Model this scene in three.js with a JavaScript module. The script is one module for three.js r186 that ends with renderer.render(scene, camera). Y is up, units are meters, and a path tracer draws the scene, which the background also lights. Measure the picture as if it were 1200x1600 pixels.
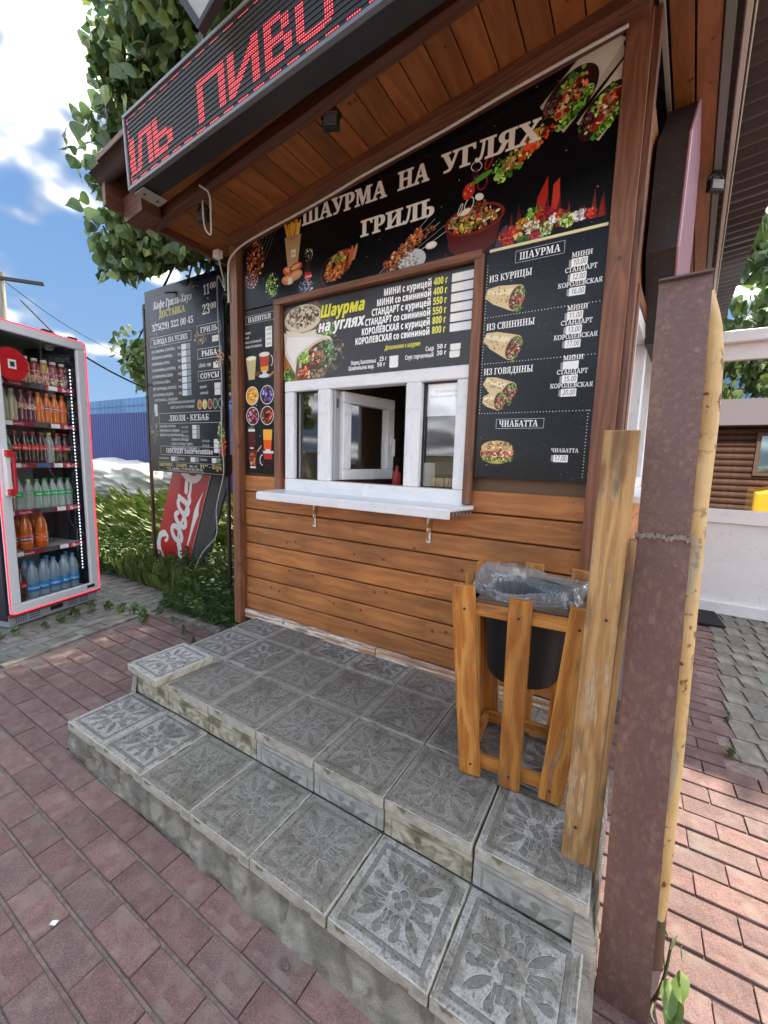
import * as THREE from 'three';
import { RoundedBoxGeometry } from 'three/addons/geometries/RoundedBoxGeometry.js';
import { mergeGeometries } from 'three/addons/utils/BufferGeometryUtils.js';

// ---------------------------------------------------------------- camera, sky, sun, exposure
const scene = new THREE.Scene();
const camera = new THREE.PerspectiveCamera(102.76, 3 / 4, 0.05, 600);
camera.position.set(2.09, 1.359, 1.041);
camera.rotation.set(-0.12894, 0.53956, 0.02968, 'YXZ');
const renderer = new THREE.WebGLRenderer({ antialias: true });
renderer.toneMapping = THREE.LinearToneMapping;
renderer.toneMappingExposure = 2.8;
renderer.shadowMap.enabled = true;

function rng(seed) { let a = seed >>> 0; return () => { a = (a + 0x6D2B79F5) >>> 0; let t = Math.imul(a ^ (a >>> 15), 1 | a); t = (t + Math.imul(t ^ (t >>> 7), 61 | t)) ^ t; return ((t ^ (t >>> 14)) >>> 0) / 4294967296; }; }
const perm = (() => { const r = rng(77), p = []; for (let i = 0; i < 512; i++) p.push(r()); return p; })();
function hash(x, y, s = 0) { const n = (Math.imul(x, 374761393) + Math.imul(y, 668265263) + Math.imul(s, 974711)) | 0; const m = Math.imul(n ^ (n >>> 13), 1274126177); return ((m ^ (m >>> 16)) >>> 0) / 4294967296; }
function vn(x, y, s = 0) { const xi = Math.floor(x), yi = Math.floor(y), fx = x - xi, fy = y - yi, u = fx * fx * (3 - 2 * fx), v = fy * fy * (3 - 2 * fy); const a = hash(xi, yi, s), b = hash(xi + 1, yi, s), c = hash(xi, yi + 1, s), d = hash(xi + 1, yi + 1, s); return a + (b - a) * u + (c - a) * v + (a - b - c + d) * u * v; }
function fbm(x, y, o = 4, s = 0) { let t = 0, a = 0.5, n = 0; for (let i = 0; i < o; i++) { t += a * vn(x, y, s + i * 17); n += a; x *= 2.03; y *= 2.03; a *= 0.5; } return t / n; }
function hash3(x, y, z) { return hash(x + Math.imul(z, 7919), y, 5); }
function vn3(x, y, z) { const xi = Math.floor(x), yi = Math.floor(y), zi = Math.floor(z); const f = (t) => t * t * (3 - 2 * t); const u = f(x - xi), v = f(y - yi), w = f(z - zi); let r = 0; for (let i = 0; i < 2; i++) for (let j = 0; j < 2; j++) for (let k = 0; k < 2; k++) r += hash3(xi + i, yi + j, zi + k) * (i ? u : 1 - u) * (j ? v : 1 - v) * (k ? w : 1 - w); return r; }
function fbm3(x, y, z, o = 5) { let t = 0, a = 0.5, n = 0; for (let i = 0; i < o; i++) { t += a * vn3(x, y, z); n += a; x = x * 2.04 + 3.1; y = y * 2.04 + 1.7; z = z * 2.04 + 9.2; a *= 0.52; } return t / n; }
const clamp = (v, a = 0, b = 1) => Math.min(b, Math.max(a, v));
const smooth = (a, b, v) => { const t = clamp((v - a) / (b - a)); return t * t * (3 - 2 * t); };
const lerp = (a, b, t) => a + (b - a) * t;

const SUN = new THREE.Vector3(0.2, 1.0, -1.0).normalize();
// sky: blue air with broken bright cumulus, the same kind of cloud in every direction
{
  const W = 1024, Hh = 512, data = new Float32Array(W * Hh * 4);
  for (let j = 0; j < Hh; j++) {
    const el = (0.5 - (j + 0.5) / Hh) * Math.PI, sy = Math.sin(el), cy = Math.cos(el);
    for (let i = 0; i < W; i++) {
      const az = ((i + 0.5) / W) * 2 * Math.PI, dx = Math.cos(az) * cy, dz = Math.sin(az) * cy;
      const up = Math.max(sy, 0);
      const g = Math.pow(1 - up, 3.2);
      let r = lerp(0.062, 0.15, g), gr = lerp(0.134, 0.225, g), b = lerp(0.275, 0.32, g);
      const k = 1 / (up + 0.22);
      const px = dx * k * 1.75 + 4.3, pz = dz * k * 1.75 + 8.1;
      const n = fbm3(px, sy * 1.2, pz, 6) + 0.16 * (fbm3(px * 0.45 + 9, 2, pz * 0.45, 2) - 0.5);
      const c = smooth(0.468, 0.535, n), dens = smooth(0.60, 0.74, n), rim = smooth(0.47, 0.56, n);
      const tex = fbm3(px * 3.1, 5, pz * 3.1, 4);
      const L = lerp(0.28, lerp(1.75, 0.42, dens), rim * rim) * (0.55 + 0.9 * tex);
      r = lerp(r, L * 0.97, c); gr = lerp(gr, L * 0.99, c); b = lerp(b, L * 1.03, c);
      if (sy < 0) { r = 0.17; gr = 0.16; b = 0.14; }
      const o = ((Hh - 1 - j) * W + i) * 4;
      data[o] = r; data[o + 1] = gr; data[o + 2] = b; data[o + 3] = 1;
    }
  }
  const t = new THREE.DataTexture(data, W, Hh, THREE.RGBAFormat, THREE.FloatType);
  t.mapping = THREE.EquirectangularReflectionMapping; t.magFilter = THREE.LinearFilter; t.minFilter = THREE.LinearFilter; t.needsUpdate = true;
  scene.background = t; scene.environment = t;
}
const sun = new THREE.DirectionalLight(new THREE.Color(1.0, 0.88, 0.70), 4.4);
sun.position.copy(SUN).multiplyScalar(40); sun.target.position.set(0, 0, 0); sun.castShadow = true; sun.shadow.radius = 1.5;
sun.shadow.mapSize.set(4096, 4096);
Object.assign(sun.shadow.camera, { left: -22, right: 22, top: 22, bottom: -22, near: 1, far: 90 });
scene.add(sun, sun.target);

// ---------------------------------------------------------------- helpers
const used = new Map();
function numbered(n) { const c = used.get(n) || 0; used.set(n, c + 1); return c ? n + '_' + String(c).padStart(3, '0') : n; }
function shadow(m) { m.castShadow = true; m.receiveShadow = true; return m; }
function tag(o, label, category, group) { o.userData.label = label; o.userData.category = category; if (group) o.userData.group = group; return o; }
function thing(name, label, category, pos = [0, 0, 0], rotY = 0, group) { const g = new THREE.Group(); g.name = numbered(name); g.position.set(...pos); g.rotation.y = rotY; tag(g, label, category, group); scene.add(g); return g; }
function part(name, geo, mat, parent, pos, rot) { const m = shadow(new THREE.Mesh(geo, mat)); m.name = name; if (pos) m.position.set(...pos); if (rot) m.rotation.set(...rot); parent.add(m); return m; }
function single(name, geo, mat, label, category, pos, rot, group) { const m = part(numbered(name), geo, mat, scene, pos, rot); return tag(m, label, category, group); }
function structure(name, geo, mat) { const m = part(numbered(name), geo, mat, scene); m.userData.kind = 'structure'; tag(m, m.name.replace(/_/g, ' '), 'ground'); delete m.userData.label; delete m.userData.category; return m; }
function grp(name, parent) { const g = new THREE.Group(); g.name = name; parent.add(g); return g; }
const ORD = ['first', 'second', 'third', 'fourth', 'fifth', 'sixth', 'seventh', 'eighth', 'ninth', 'tenth', 'eleventh', 'twelfth'];

// box with rounded edges whose uv runs in metres; grain axis gets u
function rbox(w, h, d, r = 0.004, grain = 'x', ou = 0, ov = 0, sc = 1) {
  const g = r > 0 ? new RoundedBoxGeometry(w, h, d, 1, Math.min(r, w * 0.45, h * 0.45, d * 0.45)) : new THREE.BoxGeometry(w, h, d);
  return metreUV(g, grain, ou, ov, sc);
}
function metreUV(g, grain = 'x', ou = 0, ov = 0, sc = 1) {
  const p = g.attributes.position, n = g.attributes.normal, uv = new Float32Array(p.count * 2);
  for (let i = 0; i < p.count; i++) {
    const a = [p.getX(i), p.getY(i), p.getZ(i)], nn = [Math.abs(n.getX(i)), Math.abs(n.getY(i)), Math.abs(n.getZ(i))];
    const ax = nn[0] > nn[1] && nn[0] > nn[2] ? 0 : nn[1] > nn[2] ? 1 : 2;
    const gi = { x: 0, y: 1, z: 2 }[grain];
    let rest = [0, 1, 2].filter((k) => k !== ax), u, v;
    if (rest.includes(gi)) { u = a[gi]; v = a[rest.find((k) => k !== gi)]; } else { u = a[rest[0]]; v = a[rest[1]]; }
    uv[i * 2] = (u + ou) * sc; uv[i * 2 + 1] = (v + ov) * sc;
  }
  g.setAttribute('uv', new THREE.BufferAttribute(uv, 2)); return g;
}
function canvas(w, h, draw) { const c = document.createElement('canvas'); c.width = w; c.height = h; const x = c.getContext('2d'); draw(x, w, h); return c; }
function ctex(c, srgb = true, rep = true) { const t = new THREE.CanvasTexture(c); if (srgb) t.colorSpace = THREE.SRGBColorSpace; t.wrapS = t.wrapT = rep ? THREE.RepeatWrapping : THREE.ClampToEdgeWrapping; t.magFilter = THREE.LinearFilter; t.anisotropy = 8; return t; }
function pixels(w, h, f) { return canvas(w, h, (x) => { const im = x.createImageData(w, h), d = im.data; for (let j = 0; j < h; j++) for (let i = 0; i < w; i++) { const c = f(i, j), o = (j * w + i) * 4; d[o] = c[0]; d[o + 1] = c[1]; d[o + 2] = c[2]; d[o + 3] = 255; } x.putImageData(im, 0, 0); }); }
const gray = (v) => [v * 255, v * 255, v * 255];
function noiseTex(c0, c1, w, h, fx, fy, seed, grain = 0.1, o = 4, spots = null) {
  return pixels(w, h, (i, j) => {
    const t = fbm(i / w * fx, j / h * fy, o, seed), g = (hash(i, j, seed + 3) - 0.5) * grain; let k = [0, 1, 2].map((q) => (lerp(c0[q], c1[q], t) * (1 + g)));
    if (spots) { const s = smooth(spots.lo, spots.hi, fbm(i / w * spots.f, j / h * spots.f, 3, seed + 40)); k = k.map((v, q) => lerp(v, spots.c[q], s * spots.a)); }
    return k;
  });
}
// wood: u along the grain (metres), tile 1.2 m x 0.3 m
function wood(seed, base, dark, light, opt = {}) {
  const w = 1024, h = 256, r = rng(seed), knots = []; for (let i = 0; i < (opt.knots ?? 4); i++) knots.push([r() * w, r() * h, 7 + r() * 9]);
  const bump = new Float32Array(w * h);
  const col = pixels(w, h, (i, j) => {
    let yy = j, kd = 0;
    for (const [kx, ky, ks] of knots) { const dx = (i - kx) / (ks * 3.2), dy = (j - ky) / ks, d2 = dx * dx + dy * dy; yy += (dy > 0 ? 1 : -1) * ks * 1.5 * Math.exp(-d2 * 0.35); kd = Math.max(kd, Math.exp(-((i - kx) ** 2 + ((j - ky) * 1.15) ** 2) / (ks * ks * 0.22))); }
    const wv = fbm(i / w * 3, yy / h * 4, 3, seed);
    const ring = 0.5 + 0.5 * Math.sin((yy / h * (opt.rings ?? 9) + wv * 2.6) * Math.PI * 2);
    const fine = vn(i / w * 22, yy / h * 150, seed + 5), fibre = vn(i / w * 90, j / h * 230, seed + 6);
    let t = 0.45 * ring + 0.35 * fine + 0.2 * fibre;
    let c = [0, 1, 2].map((q) => lerp(lerp(dark[q], base[q], clamp(t * 1.5)), light[q], clamp(t * 1.6 - 0.7) * 0.8));
    const patch = fbm(i / w * 5, j / h * 3, 3, seed + 9); c = c.map((v) => v * (0.86 + 0.28 * patch));
    if (opt.wear) { const s = smooth(opt.wear, opt.wear + 0.12, fbm(i / w * 10, j / h * 26, 4, seed + 12)); c = c.map((v, q) => lerp(v, (opt.wearCol || [176, 160, 140])[q] * (0.85 + 0.3 * fibre), s)); }
    if (opt.dirt) { const s = smooth(0.58, 0.78, fbm(i / w * 7, j / h * 8, 4, seed + 14)) * opt.dirt; c = c.map((v, q) => lerp(v, [62, 48, 38][q], s)); }
    c = c.map((v, q) => lerp(v, [58, 30, 16][q], kd * 0.85));
    const cr = opt.cracks && vn(i / w * 7, j / h * 95, seed + 21) > 0.93 && vn(i / w * 3, j / h * 20, seed + 22) > 0.55 ? 1 : 0; if (cr) c = c.map((v) => v * 0.55);
    bump[j * w + i] = clamp(t * 0.8 + 0.2 - cr * 0.6); return c;
  });
  const map = ctex(col), bm = ctex(pixels(w, h, (i, j) => gray(bump[j * w + i])), false);
  for (const t of [map, bm]) { t.repeat.set(1 / 1.2, 1 / 0.3); t.wrapS = t.wrapT = THREE.MirroredRepeatWrapping; }
  return { map, bm };
}
function woodMats(w, tints, rough, bumpScale, extra = {}) { return tints.map((t) => new THREE.MeshPhysicalMaterial({ map: w.map, bumpMap: w.bm, bumpScale, roughness: rough, color: new THREE.Color(...t), ...extra })); }
const std = (c, rough = 0.6, o = {}) => new THREE.MeshStandardMaterial({ color: Array.isArray(c) ? new THREE.Color(...c) : c, roughness: rough, ...o });

// ---------------------------------------------------------------- materials
const wOrange = wood(11, [192, 124, 64], [176, 108, 54], [204, 140, 80], { knots: 5, rings: 5, dirt: 0.12 });
const M_plank = woodMats(wOrange, [[0.80, 0.82, 0.90], [0.70, 0.71, 0.80], [0.87, 0.86, 0.92], [0.76, 0.75, 0.78]], 0.5, 0.0012);
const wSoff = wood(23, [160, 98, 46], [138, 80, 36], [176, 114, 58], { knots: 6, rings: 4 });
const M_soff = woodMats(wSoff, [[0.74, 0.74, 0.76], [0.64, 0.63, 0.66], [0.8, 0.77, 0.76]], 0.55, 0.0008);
const wBrown = wood(31, [124, 80, 56], [104, 64, 44], [142, 98, 70], { knots: 2, rings: 10, cracks: true });
const M_brown = woodMats(wBrown, [[1, 1, 1], [0.78, 0.74, 0.72], [0.5, 0.44, 0.42]], 0.5, 0.001);
const wYellow = wood(47, [206, 142, 62], [164, 98, 36], [226, 172, 92], { knots: 2, rings: 6, wear: 0.66, wearCol: [168, 140, 108], cracks: true, dirt: 0.3 });
const M_yellow = woodMats(wYellow, [[0.84, 0.81, 0.84], [0.74, 0.69, 0.68], [0.88, 0.86, 0.88]], 0.6, 0.0014);
const wOld = wood(53, [186, 152, 104], [152, 116, 72], [204, 174, 130], { knots: 1, rings: 8, wear: 0.60, wearCol: [178, 158, 132], cracks: true, dirt: 0.35 });
const M_old = woodMats(wOld, [[0.86, 0.80, 0.70], [0.48, 0.42, 0.35]], 0.68, 0.0016);
const wSkirt = wood(61, [190, 160, 134], [150, 104, 74], [222, 206, 190], { knots: 1, wear: 0.5, wearCol: [224, 212, 200], cracks: true, dirt: 0.5 });
const M_skirt = woodMats(wSkirt, [[1, 1, 1]], 0.75, 0.002)[0];
const wDirtyTop = wood(67, [92, 76, 62], [62, 50, 42], [120, 102, 86], { knots: 0, cracks: true, dirt: 0.4 });
const M_dirtyTop = woodMats(wDirtyTop, [[1, 1, 1]], 0.8, 0.0015)[0];

const noiseBump = ctex(pixels(512, 512, (i, j) => gray(0.6 * fbm(i / 512 * 60, j / 512 * 60, 3, 5) + 0.4 * hash(i, j, 9))), false);
const M_pvc = new THREE.MeshPhysicalMaterial({ color: new THREE.Color(0.87, 0.87, 0.87), roughness: 0.32, map: ctex(noiseTex([236, 238, 242], [255, 255, 255], 256, 256, 5, 5, 71, 0.02, 4, { lo: 0.66, hi: 0.8, f: 40, c: [214, 214, 210], a: 0.35 })) });
const M_gasket = std([0.02, 0.02, 0.022], 0.6);
const M_glass = new THREE.MeshPhysicalMaterial({ color: 0xffffff, roughness: 0.02, transmission: 1, thickness: 0, ior: 1.52, specularIntensity: 1 });
const M_black = std([0.012, 0.012, 0.014], 0.45);
const M_dark = std([0.03, 0.03, 0.035], 0.6);
const M_steel = std([0.42, 0.43, 0.45], 0.4, { metalness: 0.7 });
const M_white = std([0.72, 0.72, 0.72], 0.5);
const M_cable = std([0.62, 0.61, 0.58], 0.5);
const M_conc = std([1, 1, 1], 0.92, { map: ctex(noiseTex([96, 92, 84], [176, 172, 160], 512, 512, 9, 9, 81, 0.22, 5, { lo: 0.55, hi: 0.72, f: 7, c: [88, 84, 66], a: 0.6 })), bumpMap: noiseBump, bumpScale: 0.006 });

// ---------------------------------------------------------------- concrete tiles with a flower relief
function flower(x, s, fill, stroke, lw) {
  x.save(); x.translate(s / 2, s / 2); x.lineWidth = lw; x.lineJoin = 'round';
  const shp = (f) => { x.beginPath(); f(); x.closePath(); if (fill) { x.fillStyle = fill; x.fill(); } if (stroke) { x.strokeStyle = stroke; x.stroke(); } };
  const u = s / 100 * 1.17;
  for (let k = 0; k < 4; k++) {
    x.save(); x.rotate(Math.PI / 4 + k * Math.PI / 2);
    shp(() => { x.moveTo(13 * u, 0); x.quadraticCurveTo(24 * u, -7.5 * u, 38 * u, 0); x.quadraticCurveTo(24 * u, 7.5 * u, 13 * u, 0); });
    for (const q of [-1, 1]) {
      shp(() => { x.moveTo(14 * u, q * 2 * u); x.bezierCurveTo(18 * u, q * 8 * u, 24 * u, q * 8 * u, 27 * u, q * 11 * u); x.bezierCurveTo(30 * u, q * 18 * u, 21 * u, q * 20 * u, 20 * u, q * 13 * u); x.bezierCurveTo(18 * u, q * 10 * u, 14 * u, q * 8 * u, 12 * u, q * 4 * u); });
      shp(() => { x.ellipse(14 * u, q * 9.5 * u, 6 * u, 4.4 * u, q * 0.6, 0, 7); });
    }
    x.restore();
  }
  for (let k = 0; k < 4; k++) { x.save(); x.rotate(k * Math.PI / 2); shp(() => { x.ellipse(4.6 * u, 0, 4.2 * u, 3.8 * u, 0, 0, 7); }); x.restore(); }
  x.restore();
}
function frameLines(x, s, col, lw) { x.strokeStyle = col; x.lineWidth = lw; for (const e of [0.045, 0.075, 0.125]) x.strokeRect(s * e, s * e, s * (1 - 2 * e), s * (1 - 2 * e)); }
const tileBump = ctex(canvas(512, 512, (x) => {
  x.fillStyle = '#8a8a8a'; x.fillRect(0, 0, 512, 512); x.strokeStyle = '#b4b4b4'; x.lineWidth = 22; x.strokeRect(50, 50, 412, 412);
  frameLines(x, 512, '#5a5a5a', 3); flower(x, 512, '#c8c8c8', '#505050', 4);
  const im = x.getImageData(0, 0, 512, 512), d = im.data; for (let j = 0; j < 512; j++) for (let i = 0; i < 512; i++) { const o = (j * 512 + i) * 4, v = (fbm(i / 9, j / 9, 3, 3) - 0.5) * 46 + (hash(i, j, 1) - 0.5) * 26; d[o] += v; d[o + 1] += v; d[o + 2] += v; } x.putImageData(im, 0, 0);
}), false, false);
function tileTex(seed, kind) {  // kind: 0 pale ground with dark flower, 1 grey all over with pale outlines, 2 patchy
  const S = 448;
  const mask = canvas(S, S, (x) => { x.fillStyle = '#000'; x.fillRect(0, 0, S, S); x.strokeStyle = '#f00'; x.lineWidth = S * 0.05; x.strokeRect(S * 0.1, S * 0.1, S * 0.8, S * 0.8); flower(x, S, '#f00', null, 1); });
  const line = canvas(S, S, (x) => { x.fillStyle = '#000'; x.fillRect(0, 0, S, S); flower(x, S, null, '#0f0', 2.2); frameLines(x, S, '#0a0', 1.8); });
  const m = mask.getContext('2d').getImageData(0, 0, S, S).data, l = line.getContext('2d').getImageData(0, 0, S, S).data;
  return ctex(pixels(S, S, (i, j) => {
    const o = (j * S + i) * 4, u = i / S, v = j / S, n = fbm(u * 7, v * 7, 4, seed), n2 = fbm(u * 3 + 5, v * 3, 3, seed + 8), f = m[o] / 255, ln = l[o + 1] / 255;
    const pale = [154, 153, 148], grey = [128, 125, 116], dk = [98, 96, 90];
    let t = kind === 0 ? smooth(0.22, 0.5, n2 + n * 0.25 - 0.1) : kind === 1 ? smooth(0.66, 0.95, n2) * 0.6 : smooth(0.44, 0.6, n2 + (n - 0.5) * 0.5);
    let c = [0, 1, 2].map((q) => lerp(grey[q], pale[q], t));
    c = c.map((w, q) => lerp(w, dk[q], f * (kind === 1 ? 0.6 : 0.8) * (0.55 + 0.6 * n)));
    const dirt = smooth(0.52, 0.75, fbm(u * 5, v * 5 + 9, 4, seed + 20)); c = c.map((w, q) => lerp(w, [92, 88, 76][q], dirt * 0.55));
    const gr = fbm(u * 60, v * 60, 3, seed + 44); c = c.map((w) => w * (0.82 + 0.36 * gr)); c = c.map((w) => lerp(w, 190, ln * (0.3 + 0.5 * smooth(0.4, 0.6, fbm(u * 9, v * 9, 2, seed + 31)))));
    const e = Math.min(u, v, 1 - u, 1 - v); const edge = smooth(0.022, 0.006, e + (n - 0.5) * 0.014); c = c.map((w, q) => lerp(w, [186, 182, 170][q], edge * 0.8));
    const g = 1 + (hash(i, j, seed) - 0.5) * 0.34; const sc = fbm(u * 34 + 7, v * 34, 2, seed + 51) > 0.74 ? 0.78 : 1; return c.map((w) => w * g * sc);
  }), true, false);
}
const tileKinds = [[101, 0], [102, 0], [103, 1], [104, 1], [105, 1], [106, 2], [107, 2], [108, 2]].map(([s, k]) => tileTex(s, k));
const tileMats = tileKinds.map((t) => new THREE.MeshStandardMaterial({ map: t, bumpMap: tileBump, bumpScale: 0.006, roughness: 0.78 }));
const looseMat = new THREE.MeshStandardMaterial({ map: tileKinds[0], bumpMap: tileBump, bumpScale: 0.006, roughness: 0.8, color: new THREE.Color(1.3, 1.31, 1.34) });
const M_tileEdge = std([1, 1, 1], 0.9, { map: ctex(noiseTex([140, 136, 122], [206, 202, 188], 256, 256, 10, 10, 121, 0.2, 4, { lo: 0.56, hi: 0.7, f: 8, c: [104, 98, 76], a: 0.8 })), bumpMap: noiseBump, bumpScale: 0.003 });
const riserFlower = canvas(512, 512, (x) => { x.fillStyle = '#000'; x.fillRect(0, 0, 512, 512); flower(x, 512, '#f00', null, 1); x.strokeStyle = '#f00'; x.lineWidth = 14; x.strokeRect(46, 46, 420, 420); }).getContext('2d').getImageData(0, 0, 512, 512).data;
function riserMask(u, v) { const i = Math.min(511, Math.floor(u * 512)), j = Math.min(511, Math.floor((0.02 + v * 0.32) * 512)); return riserFlower[(j * 512 + i) * 4] / 255; }
const riserMats = [131, 132, 133].map((s, k) => std([1, 1, 1], 0.88, { map: ctex(pixels(512, 256, (i, j) => {
  const u = i / 512, v = j / 256, n = fbm(u * 9, v * 5, 4, s), m = smooth(0.42, 0.74, fbm(u * 5 + 3, v * 3, 5, s + 4)) * (k === 2 ? 0.3 : 0.9);
  const b = k === 2 ? [176, 177, 172] : [186, 181, 160]; const g = 1 + (hash(i, j, s) - 0.5) * 0.16; const lf = 1 - 0.2 * riserMask(u, v) * smooth(0.25, 0.55, n);
  return [0, 1, 2].map((q) => lerp(b[q] * (0.85 + 0.35 * n), [96, 90, 66][q], m * 0.75) * g * lf);
}), true, false), bumpMap: noiseBump, bumpScale: 0.003 }));
// tile with a rounded top edge: top faces use the tile print, sides the edge concrete
function tileGeo(w, d, h, r = 0.006, u0 = 0, u1 = 1, v0 = 0, v1 = 1) {
  const g = new RoundedBoxGeometry(w, h, d, 2, r), p = g.attributes.position, uv = new Float32Array(p.count * 2);
  for (let i = 0; i < p.count; i++) { uv[i * 2] = lerp(u0, u1, p.getX(i) / w + 0.5); uv[i * 2 + 1] = lerp(v0, v1, 0.5 - p.getZ(i) / d); }
  const n = g.attributes.normal; for (let i = 0; i < p.count; i++) if (Math.abs(n.getY(i)) < 0.5) { uv[i * 2] = p.getX(i) * 3 + 0.3; uv[i * 2 + 1] = p.getY(i) * 3 + p.getZ(i) * 3; }
  g.setAttribute('uv', new THREE.BufferAttribute(uv, 2));
  g.clearGroups(); // split index into top and sides
  const idx = g.index ? Array.from(g.index.array) : [...Array(p.count).keys()], top = [], side = [];
  for (let i = 0; i < idx.length; i += 3) { const ny = (n.getY(idx[i]) + n.getY(idx[i + 1]) + n.getY(idx[i + 2])) / 3; (ny > 0.5 ? top : side).push(idx[i], idx[i + 1], idx[i + 2]); }
  g.setIndex([...top, ...side]); g.addGroup(0, top.length, 0); g.addGroup(top.length, side.length, 1);
  return g;
}
const PLAT = 0.27, LOW = 0.14;
{
  const steps = thing('concrete_steps', 'two low grey steps of flower-relief concrete tiles in front of the serving window', 'steps');
  const r = rng(5);
  const gap = 0.005, kindsUp = [[0, 3, 2, 3, 4, 3, 5, 6], [0, 5, 3, 2, 4, 2, 6, 7], [0, 3, 1, 1, 4, 5, 3, 2]], kindsLow = [0, 1, 2, 4, 3, 1, 7];
  const rowZ = [[0.006, -0.3], [-0.3, -0.6], [-0.6, -0.795]];
  for (let b = 0; b < 3; b++) for (let i = 0; i < 7; i++) {
    const [z0, z1] = rowZ[b], d = z0 - z1 - gap, full = b < 2 ? 1 : d / 0.295;
    const g = tileGeo(0.3 - gap, d, 0.04, 0.005, 0, 1, 0, full);
    const m = part('tile', g, [tileMats[kindsUp[b][i]], M_tileEdge], steps, [0.15 + i * 0.3 + (r() - 0.5) * 0.003, PLAT - 0.02 + (r() - 0.5) * 0.005, (z0 + z1) / 2], [(r() - 0.5) * 0.012, (r() - 0.5) * 0.012, (r() - 0.5) * 0.012]);
  }
  for (let i = 0; i < 7; i++) {
    part('tile', tileGeo(0.3 - gap, 0.3 - gap, 0.04, 0.005), [tileMats[kindsLow[i]], M_tileEdge], steps, [0.15 + i * 0.3 + (r() - 0.5) * 0.003, LOW - 0.02 + (r() - 0.5) * 0.004, 0.1475], [(r() - 0.5) * 0.012, (r() - 0.5) * 0.012 + Math.PI, (r() - 0.5) * 0.012]);
    const rg = new RoundedBoxGeometry(0.3 - gap, 0.085, 0.03, 1, 0.003), p = rg.attributes.position, uv = rg.attributes.uv; for (let k = 0; k < p.count; k++) uv.setXY(k, p.getX(k) / 0.295 + 0.5, p.getY(k) / 0.09 + 0.5);
    part('riser', rg, riserMats[i === 6 || i === 3 || i === 4 ? 2 : i % 2], steps, [0.15 + i * 0.3, LOW + 0.044, -0.017 + (r() - 0.5) * 0.003]);
  }
  // mortar body: rough front that flares towards the ground
  const body = new THREE.PlaneGeometry(1, 1, 160, 18), p = body.attributes.position, uv = body.attributes.uv;
  for (let i = 0; i < p.count; i++) {
    const u = p.getX(i) + 0.5, v = p.getY(i) + 0.5, x = lerp(-0.0, 2.12, u), y = lerp(-0.02, LOW - 0.036, v);
    const fl = lerp(0.006, 0.05, u) * Math.pow(1 - v, 1.3);
    const nz = (fbm(x * 9, v * 2.5, 4, 7) - 0.5) * 0.036 + (fbm(x * 40, v * 9, 3, 9) - 0.5) * 0.012;
    p.setXYZ(i, x, y, 0.292 + fl + nz * (0.35 + 0.65 * (1 - v))); uv.setXY(i, x * 2.2, y * 2.2);
  }
  body.computeVertexNormals();
  part('mortar_face', body, M_conc, steps);
  part('core', metreUV(new THREE.BoxGeometry(2.09, 0.125, 0.315), 'x', 0, 0, 2.2), M_conc, steps, [1.05, 0.066, 0.128]);
  part('core', metreUV(new THREE.BoxGeometry(2.085, 0.235, 0.75), 'x', 0.4, 0, 2.2), M_conc, steps, [1.048, 0.112, -0.41]);
  // crumbled mortar on both ends
  for (const [x0, sgn] of [[0.004, -1], [2.098, 1]]) {
    const g = new THREE.PlaneGeometry(1, 1, 60, 14), q = g.attributes.position, w = g.attributes.uv;
    for (let i = 0; i < q.count; i++) { const a = q.getX(i) + 0.5, v = q.getY(i) + 0.5, z = lerp(0.29, -0.8, a), top = z > 0 ? LOW - 0.038 : PLAT - 0.036, y = lerp(-0.02, top, v); q.setXYZ(i, x0 + sgn * (v > 0.98 ? -0.03 : 0.004 + (1 - v) * 0.02 + (fbm(z * 22, v * 6, 4, 19) - 0.3) * 0.03), y, z); w.setXY(i, z * 2.2, y * 2.2); }
    g.computeVertexNormals(); part('mortar_face', g, M_conc, steps);
  }
  const loose = single('loose_tile', tileGeo(0.282, 0.296, 0.036, 0.005), [looseMat, M_tileEdge], 'pale loose flower-relief tile lying on the left front corner of the upper step', 'tile', [0.158, PLAT + 0.019, -0.106], [0.012, -0.075, 0.02]);
}

// ---------------------------------------------------------------- ground and paving
{
  const soil = ctex(noiseTex([70, 62, 48], [112, 104, 84], 512, 512, 20, 20, 141, 0.3, 4)); soil.repeat.set(1, 1);
  const g = metreUV(new THREE.PlaneGeometry(500, 500).rotateX(-Math.PI / 2), 'x', 0, 0, 0.5);
  const m = structure('ground', g, std([1, 1, 1], 0.95, { map: soil })); m.position.y = -0.03;
}
const pavRed = [151, 152, 153].map((s) => { const t = ctex(noiseTex([100, 78, 76], [132, 106, 102], 384, 384, 14, 14, s, 0.5, 5, { lo: 0.5, hi: 0.8, f: 10, c: [132, 120, 112], a: 0.6 })); return t; });
const pavGrey = [161, 162].map((s) => ctex(noiseTex([98, 98, 92], [150, 150, 142], 384, 384, 11, 11, s, 0.26, 4, { lo: 0.58, hi: 0.75, f: 7, c: [86, 88, 70], a: 0.6 })));
const tints = [[0.98, 0.97, 0.98], [0.84, 0.82, 0.83], [1.08, 1.02, 1.0], [0.9, 0.95, 0.95], [0.92, 0.86, 0.86]];
const M_red = pavRed.flatMap((t) => tints.map((c) => std(c, 0.82, { map: t, bumpMap: noiseBump, bumpScale: 0.0022 })));
const M_greyPav = pavGrey.flatMap((t) => tints.map((c) => std(c, 0.88, { map: t, bumpMap: noiseBump, bumpScale: 0.0022 })));
const M_joint = std([1, 1, 1], 0.95, { map: ctex(noiseTex([104, 90, 86], [148, 132, 124], 512, 512, 50, 50, 171, 0.3, 3)), bumpMap: noiseBump, bumpScale: 0.003 });
const camP = new THREE.Vector3().copy(camera.position);
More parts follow.
